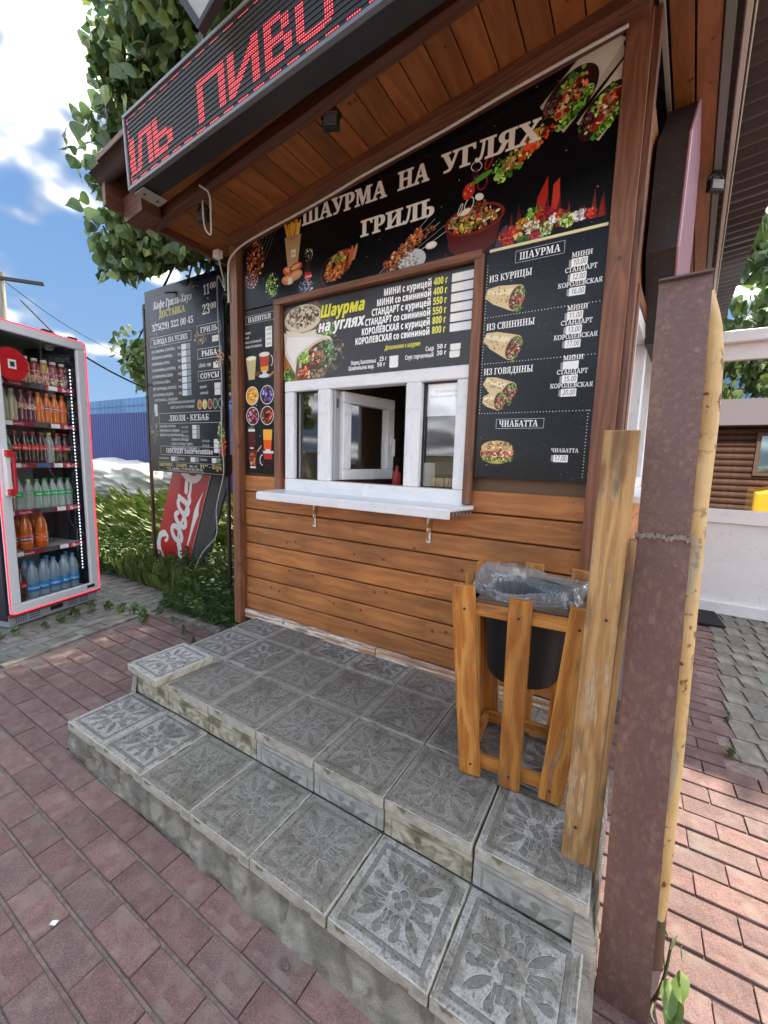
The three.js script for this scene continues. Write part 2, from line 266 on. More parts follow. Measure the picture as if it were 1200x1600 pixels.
function pavers(root, cells, mats, seed, limit) {   // cells: [x, z, w, d, turn]
  const r = rng(seed); const far = [];
  const vis = cells.map((c) => ({ c, k: Math.hypot(c[0] - camP.x, camP.y, c[1] - camP.z) + (inView(c[0], c[1]) ? 0 : 100) })).sort((a, b) => a.k - b.k);
  const protos = new Map();
  vis.forEach(({ c }, i) => {
    const [x, z, w, d, turn = 0] = c, key = w.toFixed(3) + '|' + d.toFixed(3) + '|' + Math.floor(r() * 4);
    if (!protos.has(key)) { const g = new RoundedBoxGeometry(w, 0.05, d, 1, 0.003); metreUV(g, 'x', r() * 2, r() * 2, 1.9); protos.set(key, g); }
    const y = -0.025 + (r() - 0.5) * 0.004, rx = (r() - 0.5) * 0.01, rz = (r() - 0.5) * 0.01;
    if (i < limit) part('paver', protos.get(key), mats[Math.floor(r() * mats.length)], root, [x, y, z], [rx, turn + (r() - 0.5) * 0.014, rz]);
    else far.push(protos.get(key).clone().applyMatrix4(new THREE.Matrix4().compose(new THREE.Vector3(x, y, z), new THREE.Quaternion().setFromEuler(new THREE.Euler(rx, turn, rz)), new THREE.Vector3(1, 1, 1))));
  });
  if (far.length) { const m = part('far_pavers', mergeGeometries(far), mats[0], root); m.userData.kind = 'stuff'; }
}
const _f = new THREE.Vector3();
camera.updateMatrixWorld(true); camera.updateProjectionMatrix();
function inView(x, z) { _f.set(x, 0, z).project(camera); const d = (x - camP.x) * -0.51 + (z - camP.z) * -0.86; return d > -0.6 && Math.abs(_f.x) < 1.1 && Math.abs(_f.y) < 1.12; }
const kerbX = (z) => -1.212 + (z) * 0.178;     // line between the red and the grey paving
{
  const root = new THREE.Group(); root.name = numbered('pavement'); root.userData.kind = 'structure'; scene.add(root);
  part('joint_bed', metreUV(new THREE.PlaneGeometry(14, 12).rotateX(-Math.PI / 2), 'x', 0, 0, 1.2), M_joint, root, [1.6, -0.009, 3.4]);
  part('joint_bed', metreUV(new THREE.PlaneGeometry(4, 8).rotateX(-Math.PI / 2), 'x', 0, 0, 1.2), M_joint, root, [4.1, -0.0105, -5.0]);
  const cells = [], r = rng(8), P = 0.0975;
  for (let k = -16; k < 40; k++) {
    const z = 0.404 + P * 0.5 + k * P; if (z < -0.86) continue;
    const off = (k & 1) ? 0.1 : 0.0;
    for (let i = -14; i < 26; i++) {
      const x = i * 0.2 + off + 0.09; const w = 0.1975, d = P - 0.0105;
      if (x - 0.1 < kerbX(z) + 0.03) continue;
      if (x > -0.09 && x < 2.02 && z < 0.29) continue;       // under the steps
      if (x > 2.0 && x < 2.2 && z < -0.75) continue;
      if (Math.abs(x) > 4.2 || z > 3.2) continue;
      cells.push([x, z, w, d]);
    }
  }
  for (let k = -48; k < -16 + 3; k++) { const z = 0.404 + P * 0.5 + k * P; if (z > -0.86) continue; for (let i = 10; i < 16; i++) { const x = i * 0.2 + ((k & 1) ? 0.1 : 0) + 0.09; const lim = 2.62 + (-1.37 - z) * 0.075; if (z < -1.3 && x + 0.06 > lim + 0.05) continue; if (x < 2.1 - 0.1 * (z + 0.8) || x > 4.2) continue; cells.push([x, z, 0.194, P - 0.008]); } }
  pavers(root, cells, M_red, 9, 300);
}
{
  const root = new THREE.Group(); root.name = numbered('grey_pavement'); root.userData.kind = 'structure'; scene.add(root);
  // left strip under the cooler: rows run along the kerb
  const a = Math.atan2(0.178, 1), cells = [];
  const dx = Math.sin(a), dz = Math.cos(a);
  for (let row = 0; row < 12; row++) for (let i = -12; i < 16; i++) {
    const s = i * 0.2 + (row & 1 ? 0.1 : 0), o = -0.085 - row * 0.1, x = -1.212 + dx * s + dz * o, z = dz * s - dx * o;
    if (z < -1.15 || z > 2.4) continue; cells.push([x, z, 0.094, 0.194, a]);
  }
  pavers(root, cells, M_greyPav, 12, 200);
  const right = new THREE.Group(); right.name = numbered('grey_path'); right.userData.kind = 'structure'; scene.add(right);
  const c2 = [];
  for (let row = 0; row < 14; row++) for (let k = -2; k < 24; k++) {
    const z = -1.42 - k * 0.2 - (row & 1 ? 0.1 : 0.03), x = 2.69 + (-1.37 - z) * 0.075 + row * 0.102; if (x > 4.3 || z > -1.3) continue; c2.push([x, z, 0.095, 0.193, 0.075]);
  }
  pavers(right, c2, M_greyPav, 13, 260);
}
{
  // kerbs: flush grey strips
  const r = rng(14);
  const k1 = thing('kerb', 'flat grey concrete kerb strip between the red paving and the grey paving', 'kerb');
  for (let i = 0; i < 4; i++) { const z = 0.55 - i * 0.5 + 0.1; part('kerb_stone', rbox(0.055, 0.08, 0.494, 0.005, 'z', r(), r(), 2), M_conc, k1, [kerbX(z - 0.2) + 0.0, -0.033, z - 0.2], [0, 0.178, 0]); }
  const k2 = thing('kerb', 'grey concrete kerb at the foot of the green bushes left of the kiosk', 'kerb');
  const pts = [[-1.42, -0.74], [-1.02, -0.895], [-0.56, -0.915], [-0.1, -0.93]];
  for (let i = 0; i < 3; i++) { const [x0, z0] = pts[i], [x1, z1] = pts[i + 1], L = Math.hypot(x1 - x0, z1 - z0); part('kerb_stone', rbox(L - 0.005, 0.08, 0.06, 0.006, 'x', r(), r(), 2), M_conc, k2, [(x0 + x1) / 2, -0.028, (z0 + z1) / 2], [0, -Math.atan2(z1 - z0, x1 - x0), 0]); }
}

// ---------------------------------------------------------------- the kiosk
const WZ = -0.81;                                   // front face of the cladding
const soffY = (x) => 2.659 + 0.136 * x;             // underside of the sloping roof boards
const SL = Math.atan(0.136);
const sideX = (z) => 2.02 + 0.1 * (WZ - z);         // right wall runs slightly outwards
const SA = Math.atan(0.1);
const kiosk = thing('food_kiosk', 'orange timber food kiosk with a white serving window under a sloping boarded roof', 'kiosk');
const kr = rng(21);
const pick = (a) => a[Math.floor(kr() * a.length)];
function board(name, w, h, d, mat, parent, pos, rot, grain, r = 0.003) { return part(name, rbox(w, h, d, r, grain, kr() * 3, kr() * 3), mat, parent, pos, rot); }
{
  const wall = grp('front_wall', kiosk);
  const ys = [0.314, 0.424, 0.543, 0.665, 0.777, 0.891, 1.004, 1.121, 1.229];
  for (let i = 0; i < ys.length - 1; i++) { const h = ys[i + 1] - ys[i] - 0.006; board('plank', 2.12, h, 0.03, M_plank[(i * 3 + 1) % 4], wall, [0.96, (ys[i] + ys[i + 1]) / 2, WZ - 0.016 + (kr() - 0.5) * 0.003], [0, 0, (kr() - 0.5) * 0.0015], 'x', 0.007); }
  board('plank', 0.33, 0.1, 0.03, M_plank[0], wall, [0.065, 1.172, WZ - 0.017], null, 'x', 0.007);
  // skirting, two worn lengths with a gap
  board('skirting', 1.06, 0.058, 0.032, M_skirt, wall, [0.43, 0.287, WZ + 0.004], [0, 0, 0.004], 'x', 0.006);
  board('skirting', 1.08, 0.056, 0.032, M_skirt, wall, [1.505, 0.286, WZ + 0.006], [0, 0, -0.003], 'x', 0.006);
  // nail heads near the ends of each plank
  const nail = new THREE.CylinderGeometry(0.0028, 0.0028, 0.003, 7).rotateX(Math.PI / 2);
  for (let i = 0; i < 8; i++) for (const x of [0.02, 0.62, 1.25, 1.9]) for (const o of [0.025, 0.085]) part('nail', nail, M_dark, wall, [x + (kr() - 0.5) * 0.02, ys[i] + o + (kr() - 0.5) * 0.01, WZ + 0.001]);
  // solid wall behind the cladding, round the window opening
  const solid = std([0.16, 0.1, 0.06], 0.8);
  const bk = (x0, x1, y0, y1) => part('wall_core', new THREE.BoxGeometry(x1 - x0, y1 - y0, 0.07), solid, wall, [(x0 + x1) / 2, (y0 + y1) / 2, WZ - 0.067]);
  bk(-0.15, 2.02, 0.0, 1.145); bk(-0.15, 0.27, 1.145, 2.63); bk(1.435, 2.02, 1.145, 2.76); bk(0.27, 1.435, 1.80, 2.66);
  // corner timbers and trims
  board('corner_post', 0.066, 2.42, 0.07, M_brown[0], kiosk, [-0.132, 1.42, WZ + 0.012], [0, 0, -0.004], 'y', 0.004);
  board('corner_board', 0.082, 2.72, 0.026, M_brown[0], kiosk, [1.978, 1.56, WZ + 0.012], [0, 0, 0.004], 'y', 0.003);
  board('corner_board', 0.03, 2.72, 0.05, M_brown[1], kiosk, [2.03, 1.57, WZ - 0.016], [0, -SA, 0.004], 'y', 0.003);
  board('trim', 0.05, 1.085, 0.032, M_brown[0], kiosk, [0.226, 1.70, WZ + 0.014], null, 'y');
  board('trim', 0.042, 1.09, 0.032, M_brown[0], kiosk, [1.441, 1.705, WZ + 0.014], null, 'y');
  board('trim', 1.25, 0.034, 0.036, M_brown[0], kiosk, [0.828, 2.247, WZ + 0.017], [0, 0, 0.002], 'x');
  // right side wall: planks, window
  const side = grp('side_wall', kiosk); side.position.set(2.018, 0, WZ - 0.02); side.rotation.y = Math.PI / 2 - SA;
  // local x runs back along the wall, local z is outwards
  const wy0 = 1.24, wy1 = 2.02, wx0 = 0.16, wx1 = 1.1;
  for (let i = 0; i < 24; i++) {
    const y = 0.06 + i * 0.116; if (y > 2.86) break;
    const segs = (y + 0.05 > wy0 && y - 0.05 < wy1) ? [[0.0, wx0], [wx1, 4.4]] : [[0, 4.4]];
    for (const [a, b] of segs) board('plank', b - a, 0.11, 0.03, pick(M_plank), side, [(a + b) / 2, y, -0.016], null, 'x', 0.006);
  }
  const core = (a, b, y0, y1) => part('wall_core', new THREE.BoxGeometry(b - a, y1 - y0, 0.06), solid, side, [(a + b) / 2, (y0 + y1) / 2, -0.064]);
  core(0, 4.4, 0, wy0); core(0, 4.4, wy1, 2.86); core(0, wx0, wy0, wy1); core(wx1, 4.4, wy0, wy1);
  const sw = grp('side_window', side);
  for (const [x, y, w, h] of [[0.63, wy1 - 0.03, 0.94, 0.06], [0.63, wy0 + 0.03, 0.94, 0.06], [0.19, 1.63, 0.06, 0.66], [1.07, 1.63, 0.06, 0.66], [0.63, 1.63, 0.06, 0.66]]) part('frame_bar', rbox(w, h, 0.06, 0.006), M_pvc, sw, [x, y, -0.012]);
  part('pane', new THREE.BoxGeometry(0.84, 0.68, 0.006), M_glass, sw, [0.63, 1.63, -0.03]);
  for (const [x, y, w, h] of [[0.63, wy1 + 0.03, 1.04, 0.05], [0.13, 1.63, 0.05, 0.8]]) board('trim', w, h, 0.03, M_brown[0], side, [x, y, 0.008], null, w > h ? 'x' : 'y');
  part('sill', rbox(1.0, 0.03, 0.12, 0.005), M_pvc, sw, [0.63, wy0 - 0.018, 0.05]);
  // other walls, floor and ceiling: a closed dark room
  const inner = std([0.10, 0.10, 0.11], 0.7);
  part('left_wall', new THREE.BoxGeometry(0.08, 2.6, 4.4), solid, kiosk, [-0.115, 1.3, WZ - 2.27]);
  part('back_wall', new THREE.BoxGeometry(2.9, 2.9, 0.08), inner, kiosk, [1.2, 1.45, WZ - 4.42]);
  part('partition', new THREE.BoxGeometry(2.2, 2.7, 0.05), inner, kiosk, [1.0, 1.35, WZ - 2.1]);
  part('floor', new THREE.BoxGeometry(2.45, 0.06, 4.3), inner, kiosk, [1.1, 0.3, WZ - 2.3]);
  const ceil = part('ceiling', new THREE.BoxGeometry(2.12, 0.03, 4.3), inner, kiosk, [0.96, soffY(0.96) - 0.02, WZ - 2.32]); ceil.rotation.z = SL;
  // inside: counter, shelf and a few dim shapes
  part('counter', rbox(1.5, 0.04, 0.5, 0.006), std([0.25, 0.26, 0.28], 0.35), kiosk, [0.85, 1.13, WZ - 0.36]);
  part('shelf', rbox(1.2, 0.03, 0.3, 0.004), std([0.3, 0.3, 0.31], 0.5), kiosk, [0.9, 1.86, WZ - 1.9]);
  part('cabinet', rbox(0.5, 0.9, 0.4, 0.01), std([0.12, 0.13, 0.17], 0.4), kiosk, [0.95, 1.2, WZ - 1.85]);
}
{
  const pot = (lb, x, z, h, rad, c) => single('sauce_bottle', new THREE.LatheGeometry([[0, 0], [rad, 0], [rad, h * 0.7], [rad * 0.5, h * 0.8], [rad * 0.25, h]].map((p) => new THREE.Vector2(...p)), 18), std(c, 0.4), lb, 'bottle', [x, 1.151, WZ + z]);
  pot('red squeeze bottle on the counter inside the serving window', 0.86, -0.34, 0.17, 0.028, [0.4, 0.03, 0.02]); pot('white squeeze bottle on the counter inside the serving window', 0.95, -0.36, 0.17, 0.028, [0.6, 0.58, 0.5]);
  const cups = thing('cup_stack', 'stack of paper cups on the counter inside the serving window', 'cups', [1.04, 1.151, WZ - 0.42]); for (let i = 0; i < 9; i++) part('cup', new THREE.CylinderGeometry(0.036, 0.028, 0.08, 20, 1, true), std([0.5, 0.48, 0.44], 0.7, { side: THREE.DoubleSide }), cups, [0, 0.04 + i * 0.014, 0]);
}
// serving window
{
  const win = grp('serving_window', kiosk);
  const z = WZ + 0.004, y0 = 1.146, y1 = 1.796, x0 = 0.278, x1 = 1.428;
  const bar = (name, xa, xb, ya, yb, d = 0.07, zz = z - 0.02, r = 0.008) => part(name, rbox(xb - xa, yb - ya, d, r), M_pvc, win, [(xa + xb) / 2, (ya + yb) / 2, zz]);
  bar('frame_bar', x0, x1, y1 - 0.062, y1); bar('frame_bar', x0, x1, y0, y0 + 0.078);
  bar('frame_bar', x0, x0 + 0.072, y0 + 0.078, y1 - 0.062, 0.068); bar('frame_bar', x1 - 0.066, x1, y0 + 0.078, y1 - 0.062, 0.068);
  bar('mullion', 0.536, 0.627, y0 + 0.076, y1 - 0.06, 0.074, z - 0.016, 0.012); bar('mullion', 1.098, 1.184, y0 + 0.076, y1 - 0.06, 0.074, z - 0.016, 0.012);
  // black gaskets and glass
  for (const [xa, xb] of [[x0 + 0.072, 0.536], [1.184, x1 - 0.066]]) {
    const gk = 0.006, ya = y0 + 0.078, yb = y1 - 0.062;
    part('pane', new THREE.BoxGeometry(xb - xa + 0.01, yb - ya + 0.01, 0.005), M_glass, win, [(xa + xb) / 2, (ya + yb) / 2, z - 0.03]);
    for (const [px, py, w, h] of [[(xa + xb) / 2, ya + gk / 2, xb - xa, gk], [(xa + xb) / 2, yb - gk / 2, xb - xa, gk], [xa + gk / 2, (ya + yb) / 2, gk, yb - ya - 2 * gk], [xb - gk / 2, (ya + yb) / 2, gk, yb - ya - 2 * gk]]) part('gasket', new THREE.BoxGeometry(w, h, 0.014), M_gasket, win, [px, py, z - 0.02]);
  }
  part('jamb', rbox(0.016, 0.5, 0.05, 0.003), std([0.35, 0.36, 0.38], 0.4), win, [0.64, 1.48, z - 0.03]);
  // sash swung inwards
  const sash = grp('open_sash', win); sash.position.set(0.652, 0, z - 0.045); sash.rotation.y = 1.36;
  const H0 = 1.232, H1 = 1.728, L = 0.43, b = 0.062;
  for (const [x, y, w, h] of [[L / 2, H1 - b / 2, L, b], [L / 2, H0 + b / 2, L, b], [b / 2, (H0 + H1) / 2, b, H1 - H0 - 2 * b], [L - b / 2, (H0 + H1) / 2, b, H1 - H0 - 2 * b]]) part('sash_bar', rbox(w, h, 0.055, 0.006), M_pvc, sash, [x, y, 0]);
  part('sash_pane', new THREE.BoxGeometry(L - 2 * b + 0.01, H1 - H0 - 2 * b + 0.01, 0.005), M_glass, sash, [L / 2, (H0 + H1) / 2, 0]);
  part('handle', mergeGeometries([rbox(0.022, 0.06, 0.012, 0.004).translate(0, 0, 0.033), rbox(0.016, 0.11, 0.014, 0.005).translate(0, -0.04, 0.052)]), M_pvc, sash, [L - 0.03, 1.47, 0]);
  part('hinge', new THREE.CylinderGeometry(0.007, 0.007, 0.05, 10), M_dark, win, [0.648, 1.66, z - 0.02]);
  // ledge with a sloped right end, and rusty brackets
  const sh = new THREE.Shape(); sh.moveTo(0.225, 0); sh.lineTo(0.235, 0.19); sh.lineTo(1.42, 0.19); sh.lineTo(1.478, 0.03); sh.lineTo(1.47, 0); sh.closePath();
  const lg = new THREE.ExtrudeGeometry(sh, { depth: 0.012, bevelEnabled: true, bevelSize: 0.002, bevelThickness: 0.002, bevelSegments: 1 }); lg.rotateX(Math.PI / 2);
  part('ledge', metreUV(lg), M_pvc, win, [0, y0 + 0.008, WZ + 0.004], [0.028, 0, 0]);
  part('ledge_lip', rbox(1.2, 0.042, 0.012, 0.004), M_pvc, win, [0.832, y0 - 0.021, WZ + 0.198]);
  const ribs = []; for (let k = 0; k < 7; k++) ribs.push(new THREE.BoxGeometry(0.004, 0.03, 0.012).translate(1.424 + k * 0.008, y0 - 0.018, WZ + 0.18 - k * 0.022));
  part('ledge_end', mergeGeometries(ribs), std([0.2, 0.2, 0.21], 0.6), win);
  const rust = std([1, 1, 1], 0.7, { map: ctex(noiseTex([214, 206, 190], [236, 232, 222], 128, 256, 6, 10, 191, 0.1, 4, { lo: 0.5, hi: 0.66, f: 6, c: [150, 92, 44], a: 0.9 })) });
  for (const x of [0.505, 1.248]) { const bk = part('ledge_bracket', metreUV(mergeGeometries([rbox(0.024, 0.155, 0.005, 0.002), rbox(0.024, 0.005, 0.15, 0.002).translate(0, 0.077, 0.073)].map((g) => g)), 'y', 0, 0, 5), rust, win, [x, 1.024, WZ + 0.004]); for (const o of [-0.06, 0.02]) part('screw', new THREE.CylinderGeometry(0.004, 0.004, 0.003, 8).rotateX(Math.PI / 2), M_dark, bk, [0, o, 0.004]); }
}
// roof, soffit, beams
{
  const roof = grp('roof', kiosk);
  const slab = (name, xa, xb, za, zb, h, dy, mat, grain = 'x', r = 0.004) => { const xm = (xa + xb) / 2, len = (xb - xa) / Math.cos(SL); const m = board(name, len, h, za - zb, mat, roof, [xm, soffY(xm) + dy, (za + zb) / 2], [0, 0, SL], grain, r); return m; };
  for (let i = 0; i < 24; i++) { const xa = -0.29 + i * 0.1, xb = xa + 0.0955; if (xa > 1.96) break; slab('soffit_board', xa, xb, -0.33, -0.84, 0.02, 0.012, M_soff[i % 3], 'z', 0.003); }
  for (const m of roof.children.slice()) { /* knots fall differently on each board */ m.geometry = m.geometry; }
  slab('wall_beam', -0.1, 2.0, -0.70, -0.806, 0.05, -0.014, M_brown[1]);
  slab('front_beam', -0.29, 2.75, -0.335, -0.385, 0.06, -0.028, M_brown[2]);
  slab('fascia_board', -0.27, 2.75, -0.245, -0.27, 0.16, 0.05, M_soff[0]);
  slab('fascia_board', -0.27, 2.75, -0.272, -0.33, 0.02, 0.0, M_soff[1]);
  slab('fascia_cap', -0.3, 2.75, -0.1, -0.26, 0.03, 0.16, M_brown[2]);
  board('barge_board', 0.03, 0.14, 0.74, M_brown[2], roof, [-0.305, soffY(-0.305) + 0.035, -0.5], null, 'z');
  board('corner_block', 0.16, 0.12, 0.1, M_brown[2], roof, [-0.2, soffY(-0.2) - 0.03, -0.26], [0, 0, SL], 'x');
  // right hand soffit boards running back along the side wall
  const back = 4.6;
  const strip = (name, d0, d1, mat, h = 0.02, dy = 0.012, z0 = -0.33) => { const xm = (d0 + d1) / 2, zc = z0 - back / 2, x = sideX(zc) + xm - 0.02; const m = board(name, d1 - d0, h, back, mat, roof, [x, soffY(x) + dy, zc], [0, -SA, 0], 'z', 0.003); m.rotation.order = 'YXZ'; m.rotation.z = SL; return m; };
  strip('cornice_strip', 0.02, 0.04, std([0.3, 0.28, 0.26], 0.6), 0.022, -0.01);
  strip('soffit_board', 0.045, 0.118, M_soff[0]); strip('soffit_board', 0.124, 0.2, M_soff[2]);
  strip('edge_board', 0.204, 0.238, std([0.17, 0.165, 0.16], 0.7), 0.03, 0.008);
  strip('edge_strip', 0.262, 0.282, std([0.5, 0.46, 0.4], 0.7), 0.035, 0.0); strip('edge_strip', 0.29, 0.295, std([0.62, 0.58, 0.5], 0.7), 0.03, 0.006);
  // corrugated metal sheet: waves across the slope
  const nx = 6, nz = 300, pos = [], idx = [], L = 5.9, z0 = -0.08;
  for (let j = 0; j <= nz; j++) for (let i = 0; i <= nx; i++) { const z = z0 - L * j / nz, xr = 2.585 + 0.062 * (-z - 0.9), x = lerp(-0.34, xr, i / nx); const ph = (z / 0.115) * 2 * Math.PI, w = Math.max(-0.55, Math.min(0.55, Math.sin(ph))) * 0.028; const seam = (Math.abs(((z + 20) % 0.92)) < 0.02) ? -0.012 : 0; pos.push(x, soffY(x) + 0.085 + w + seam, z); }
  for (let j = 0; j < nz; j++) for (let i = 0; i < nx; i++) { const a = j * (nx + 1) + i; idx.push(a, a + 1, a + nx + 1, a + 1, a + nx + 2, a + nx + 1); }
  const g = new THREE.BufferGeometry(); g.setAttribute('position', new THREE.Float32BufferAttribute(pos, 3)); g.setIndex(idx); g.computeVertexNormals();
  const uv = new Float32Array(pos.length / 3 * 2); for (let i = 0; i < pos.length / 3; i++) { uv[i * 2] = pos[i * 3]; uv[i * 2 + 1] = pos[i * 3 + 2]; } g.setAttribute('uv', new THREE.BufferAttribute(uv, 2));
  part('roof_sheet', g, new THREE.MeshStandardMaterial({ side: THREE.DoubleSide, roughness: 0.55, map: ctex(noiseTex([44, 33, 31], [68, 52, 47], 256, 256, 8, 8, 201, 0.12)) }), roof);
  // white cable ducts and cables
  const tube = (pts, r, name = 'cable', mat = M_cable) => part(name, new THREE.TubeGeometry(new THREE.CatmullRomCurve3(pts.map((p) => new THREE.Vector3(...p))), pts.length * 10, r, 6), mat, roof);
  slab('cable_duct', 0.1, 2.7, -0.392, -0.412, 0.014, -0.012, M_cable);
  const cp = []; for (let x = -0.04; x <= 1.97; x += 0.22) cp.push([x, soffY(x) - 0.047 + Math.sin(x * 9) * 0.003, -0.762]);
  tube([[-0.165, 2.3, -0.76], [-0.163, 2.46, -0.758], [-0.15, 2.54, -0.757], [-0.11, 2.575, -0.758], ...cp], 0.0065);
  tube([[0.1, soffY(0.1) - 0.02, -0.40], [0.085, 2.6, -0.41], [0.075, 2.52, -0.43], [0.10, 2.49, -0.44], [0.16, 2.54, -0.40], [0.2, 2.62, -0.36], [0.2, soffY(0.2) - 0.06, -0.31]], 0.0045);
}
// ---------------------------------------------------------------- printed boards
function printed(x0, y0, w, h, ppm, draw) {      // canvas in metres: P(x, y) gives the pixel of a point of the board
  const c = document.createElement('canvas'); c.width = Math.round(w * ppm); c.height = Math.round(h * ppm); const x = c.getContext('2d');
  const k = { x, ppm, P: (a, b) => [(a - x0) * ppm, (y0 + h - b) * ppm] };
  draw(k); return ctex(c, true, false);
}
function text(k, s, a, b, size, font, col, opt = {}) {    // baseline at (a, b) metres; size = cap height in metres; width squeezes to opt.w metres
  const { x } = k, [px, py] = k.P(a, b); x.save(); x.translate(px, py); if (opt.rot) x.rotate(opt.rot);
  const fs = size * k.ppm / 0.715; x.font = font.replace('$', fs.toFixed(1)); let sx = 1; const mw = x.measureText(s).width; if (opt.w) sx = opt.w * k.ppm / mw;
  const al = opt.align || 'left'; x.transform(sx, 0, opt.skew || 0, 1, al === 'right' ? -mw * sx : al === 'center' ? -mw * sx / 2 : 0, 0);
  if (opt.stroke) { x.lineJoin = 'round'; x.strokeStyle = opt.stroke; x.lineWidth = opt.lw * k.ppm; x.strokeText(s, 0, 0); }
  x.fillStyle = col; x.fillText(s, 0, 0); if (opt.bold) { x.strokeStyle = col; x.lineWidth = opt.bold * k.ppm; x.strokeText(s, 0, 0); } x.restore();
}
const SB = 'bold $px serif', SR = '$px serif', NB = 'bold $px sans-serif', NR = '$px sans-serif';
function ell(k, a, b, rx, ry, col, rot = 0) { const { x } = k, [px, py] = k.P(a, b); x.beginPath(); x.ellipse(px, py, Math.max(rx * k.ppm, 0.3), Math.max(ry * k.ppm, 0.3), rot, 0, 7); x.fillStyle = col; x.fill(); }
function poly(k, pts, col) { const { x } = k; x.beginPath(); pts.forEach((p, i) => { const q = k.P(...p); i ? x.lineTo(...q) : x.moveTo(...q); }); x.closePath(); x.fillStyle = col; x.fill(); }
function rect(k, a, b, w, h, col, lw) { const { x } = k, [px, py] = k.P(a, b + h); if (lw) { x.strokeStyle = col; x.lineWidth = lw * k.ppm; x.strokeRect(px, py, w * k.ppm, h * k.ppm); } else { x.fillStyle = col; x.fillRect(px, py, w * k.ppm, h * k.ppm); } }
function bits(k, r, a, b, rx, ry, n, cols, s0, s1, rot = 0) { n = Math.round(n * 2.0); s0 *= 0.6; s1 *= 0.9; for (let i = 0; i < n; i++) { const t = r() * 6.283, q = Math.sqrt(r()), u = Math.cos(t) * q * rx, v = Math.sin(t) * q * ry, s = lerp(s0, s1, r() * r()); ell(k, a + u * Math.cos(rot) - v * Math.sin(rot), b + u * Math.sin(rot) + v * Math.cos(rot), s, s * (0.45 + 0.5 * r()), jit(cols[Math.floor(r() * cols.length)], r()), r() * 3.1); } }
function jit(c, t) { if (c[0] !== '#') return c; const f = 0.5 + 0.75 * t, h = c.length === 4 ? c.replace(/[0-9a-f]/gi, '$&$&') : c; return 'rgb(' + [1, 3, 5].map((k) => Math.min(255, Math.round(parseInt(h.slice(k, k + 2), 16) * f))).join(',') + ')'; }
const GREEN = ['#5f9a2c', '#7fb83e', '#3f7a22', '#9fd055', '#2f5f1c', '#b6dd72'], MEAT = ['#8a4a2a', '#a86236', '#6a3420', '#c07a44', '#7c3c28', '#d09a62', '#54261a'], REDS = ['#b8281e', '#d8402c', '#8c1a18', '#e26a4a'], WHITE = ['#f2ece0', '#ddd2c0', '#fffaf0'], PURP = ['#5a2440', '#7c3658', '#3c1830'];
function wrap(k, r, a, b, L, wd, rot) {      // rolled flat bread, open end at +rot
  const c = Math.cos(rot), s = Math.sin(rot), at = (u, v) => [a + u * c - v * s, b + u * s + v * c];
  poly(k, [at(-L, wd * 0.35), at(-L * 0.5, wd * 0.72), at(L * 0.45, wd), at(L * 0.6, 0), at(L * 0.45, -wd), at(-L * 0.5, -wd * 0.72), at(-L, -wd * 0.35)], '#dcc596');
  poly(k, [at(-L, wd * 0.2), at(L * 0.3, wd * 0.7), at(L * 0.35, wd * 0.2), at(-L * 0.9, -wd * 0.05)], '#efe0bc');
  for (let i = 0; i < 26; i++) { const p = at(lerp(-L * 0.8, L * 0.3, r()), lerp(-wd * 0.6, wd * 0.6, r())); ell(k, ...p, wd * 0.07, wd * 0.05, ['#a87838', '#c49a58', '#8c5c2a'][i % 3], r() * 3); }
  const o = at(L * 0.55, 0); ell(k, ...o, wd * 0.62, wd * 1.02, '#cdb27c', -rot); ell(k, ...o, wd * 0.54, wd * 0.92, '#4a2a1c', -rot);
  const o2 = at(L * 0.62, 0); bits(k, r, ...o2, wd * 0.5, wd * 0.85, 40, MEAT, wd * 0.08, wd * 0.2, rot); bits(k, r, ...at(L * 0.62, wd * 0.55), wd * 0.4, wd * 0.3, 26, GREEN, wd * 0.07, wd * 0.17, rot); bits(k, r, ...o2, wd * 0.45, wd * 0.8, 12, REDS, wd * 0.08, wd * 0.18, rot); bits(k, r, ...o2, wd * 0.45, wd * 0.8, 14, WHITE, wd * 0.04, wd * 0.12, rot); bits(k, r, ...at(L * 0.75, -wd * 0.7), wd * 0.4, wd * 0.3, 22, MEAT.concat(GREEN), wd * 0.06, wd * 0.14, rot);
}
function darkBase(k, w, h, top, bot, seed) { const { x } = k, W = x.canvas.width, H = x.canvas.height; x.fillStyle = top; x.fillRect(0, 0, W, H); const r = rng(seed); for (let i = 0; i < 260; i++) { x.globalAlpha = 0.05; x.fillStyle = r() > 0.5 ? '#3a4252' : '#000'; x.beginPath(); x.ellipse(r() * W, r() * H, 20 + r() * 90, 6 + r() * 24, r() * 3, 0, 7); x.fill(); } x.globalAlpha = 1; }
function specks(k, r, a0, a1, b0, b1, n, cols) { for (let i = 0; i < n; i++) ell(k, lerp(a0, a1, r()), lerp(b0, b1, r()), 0.001 + r() * 0.0035, 0.001 + r() * 0.003, cols[i % cols.length]); }
const gloss = (map) => new THREE.MeshPhysicalMaterial({ map, roughness: 0.25, bumpMap: noiseBump, bumpScale: 0.0002, specularIntensity: 0.6 });
const M_sheetEdge = std([0.5, 0.5, 0.5], 0.6);
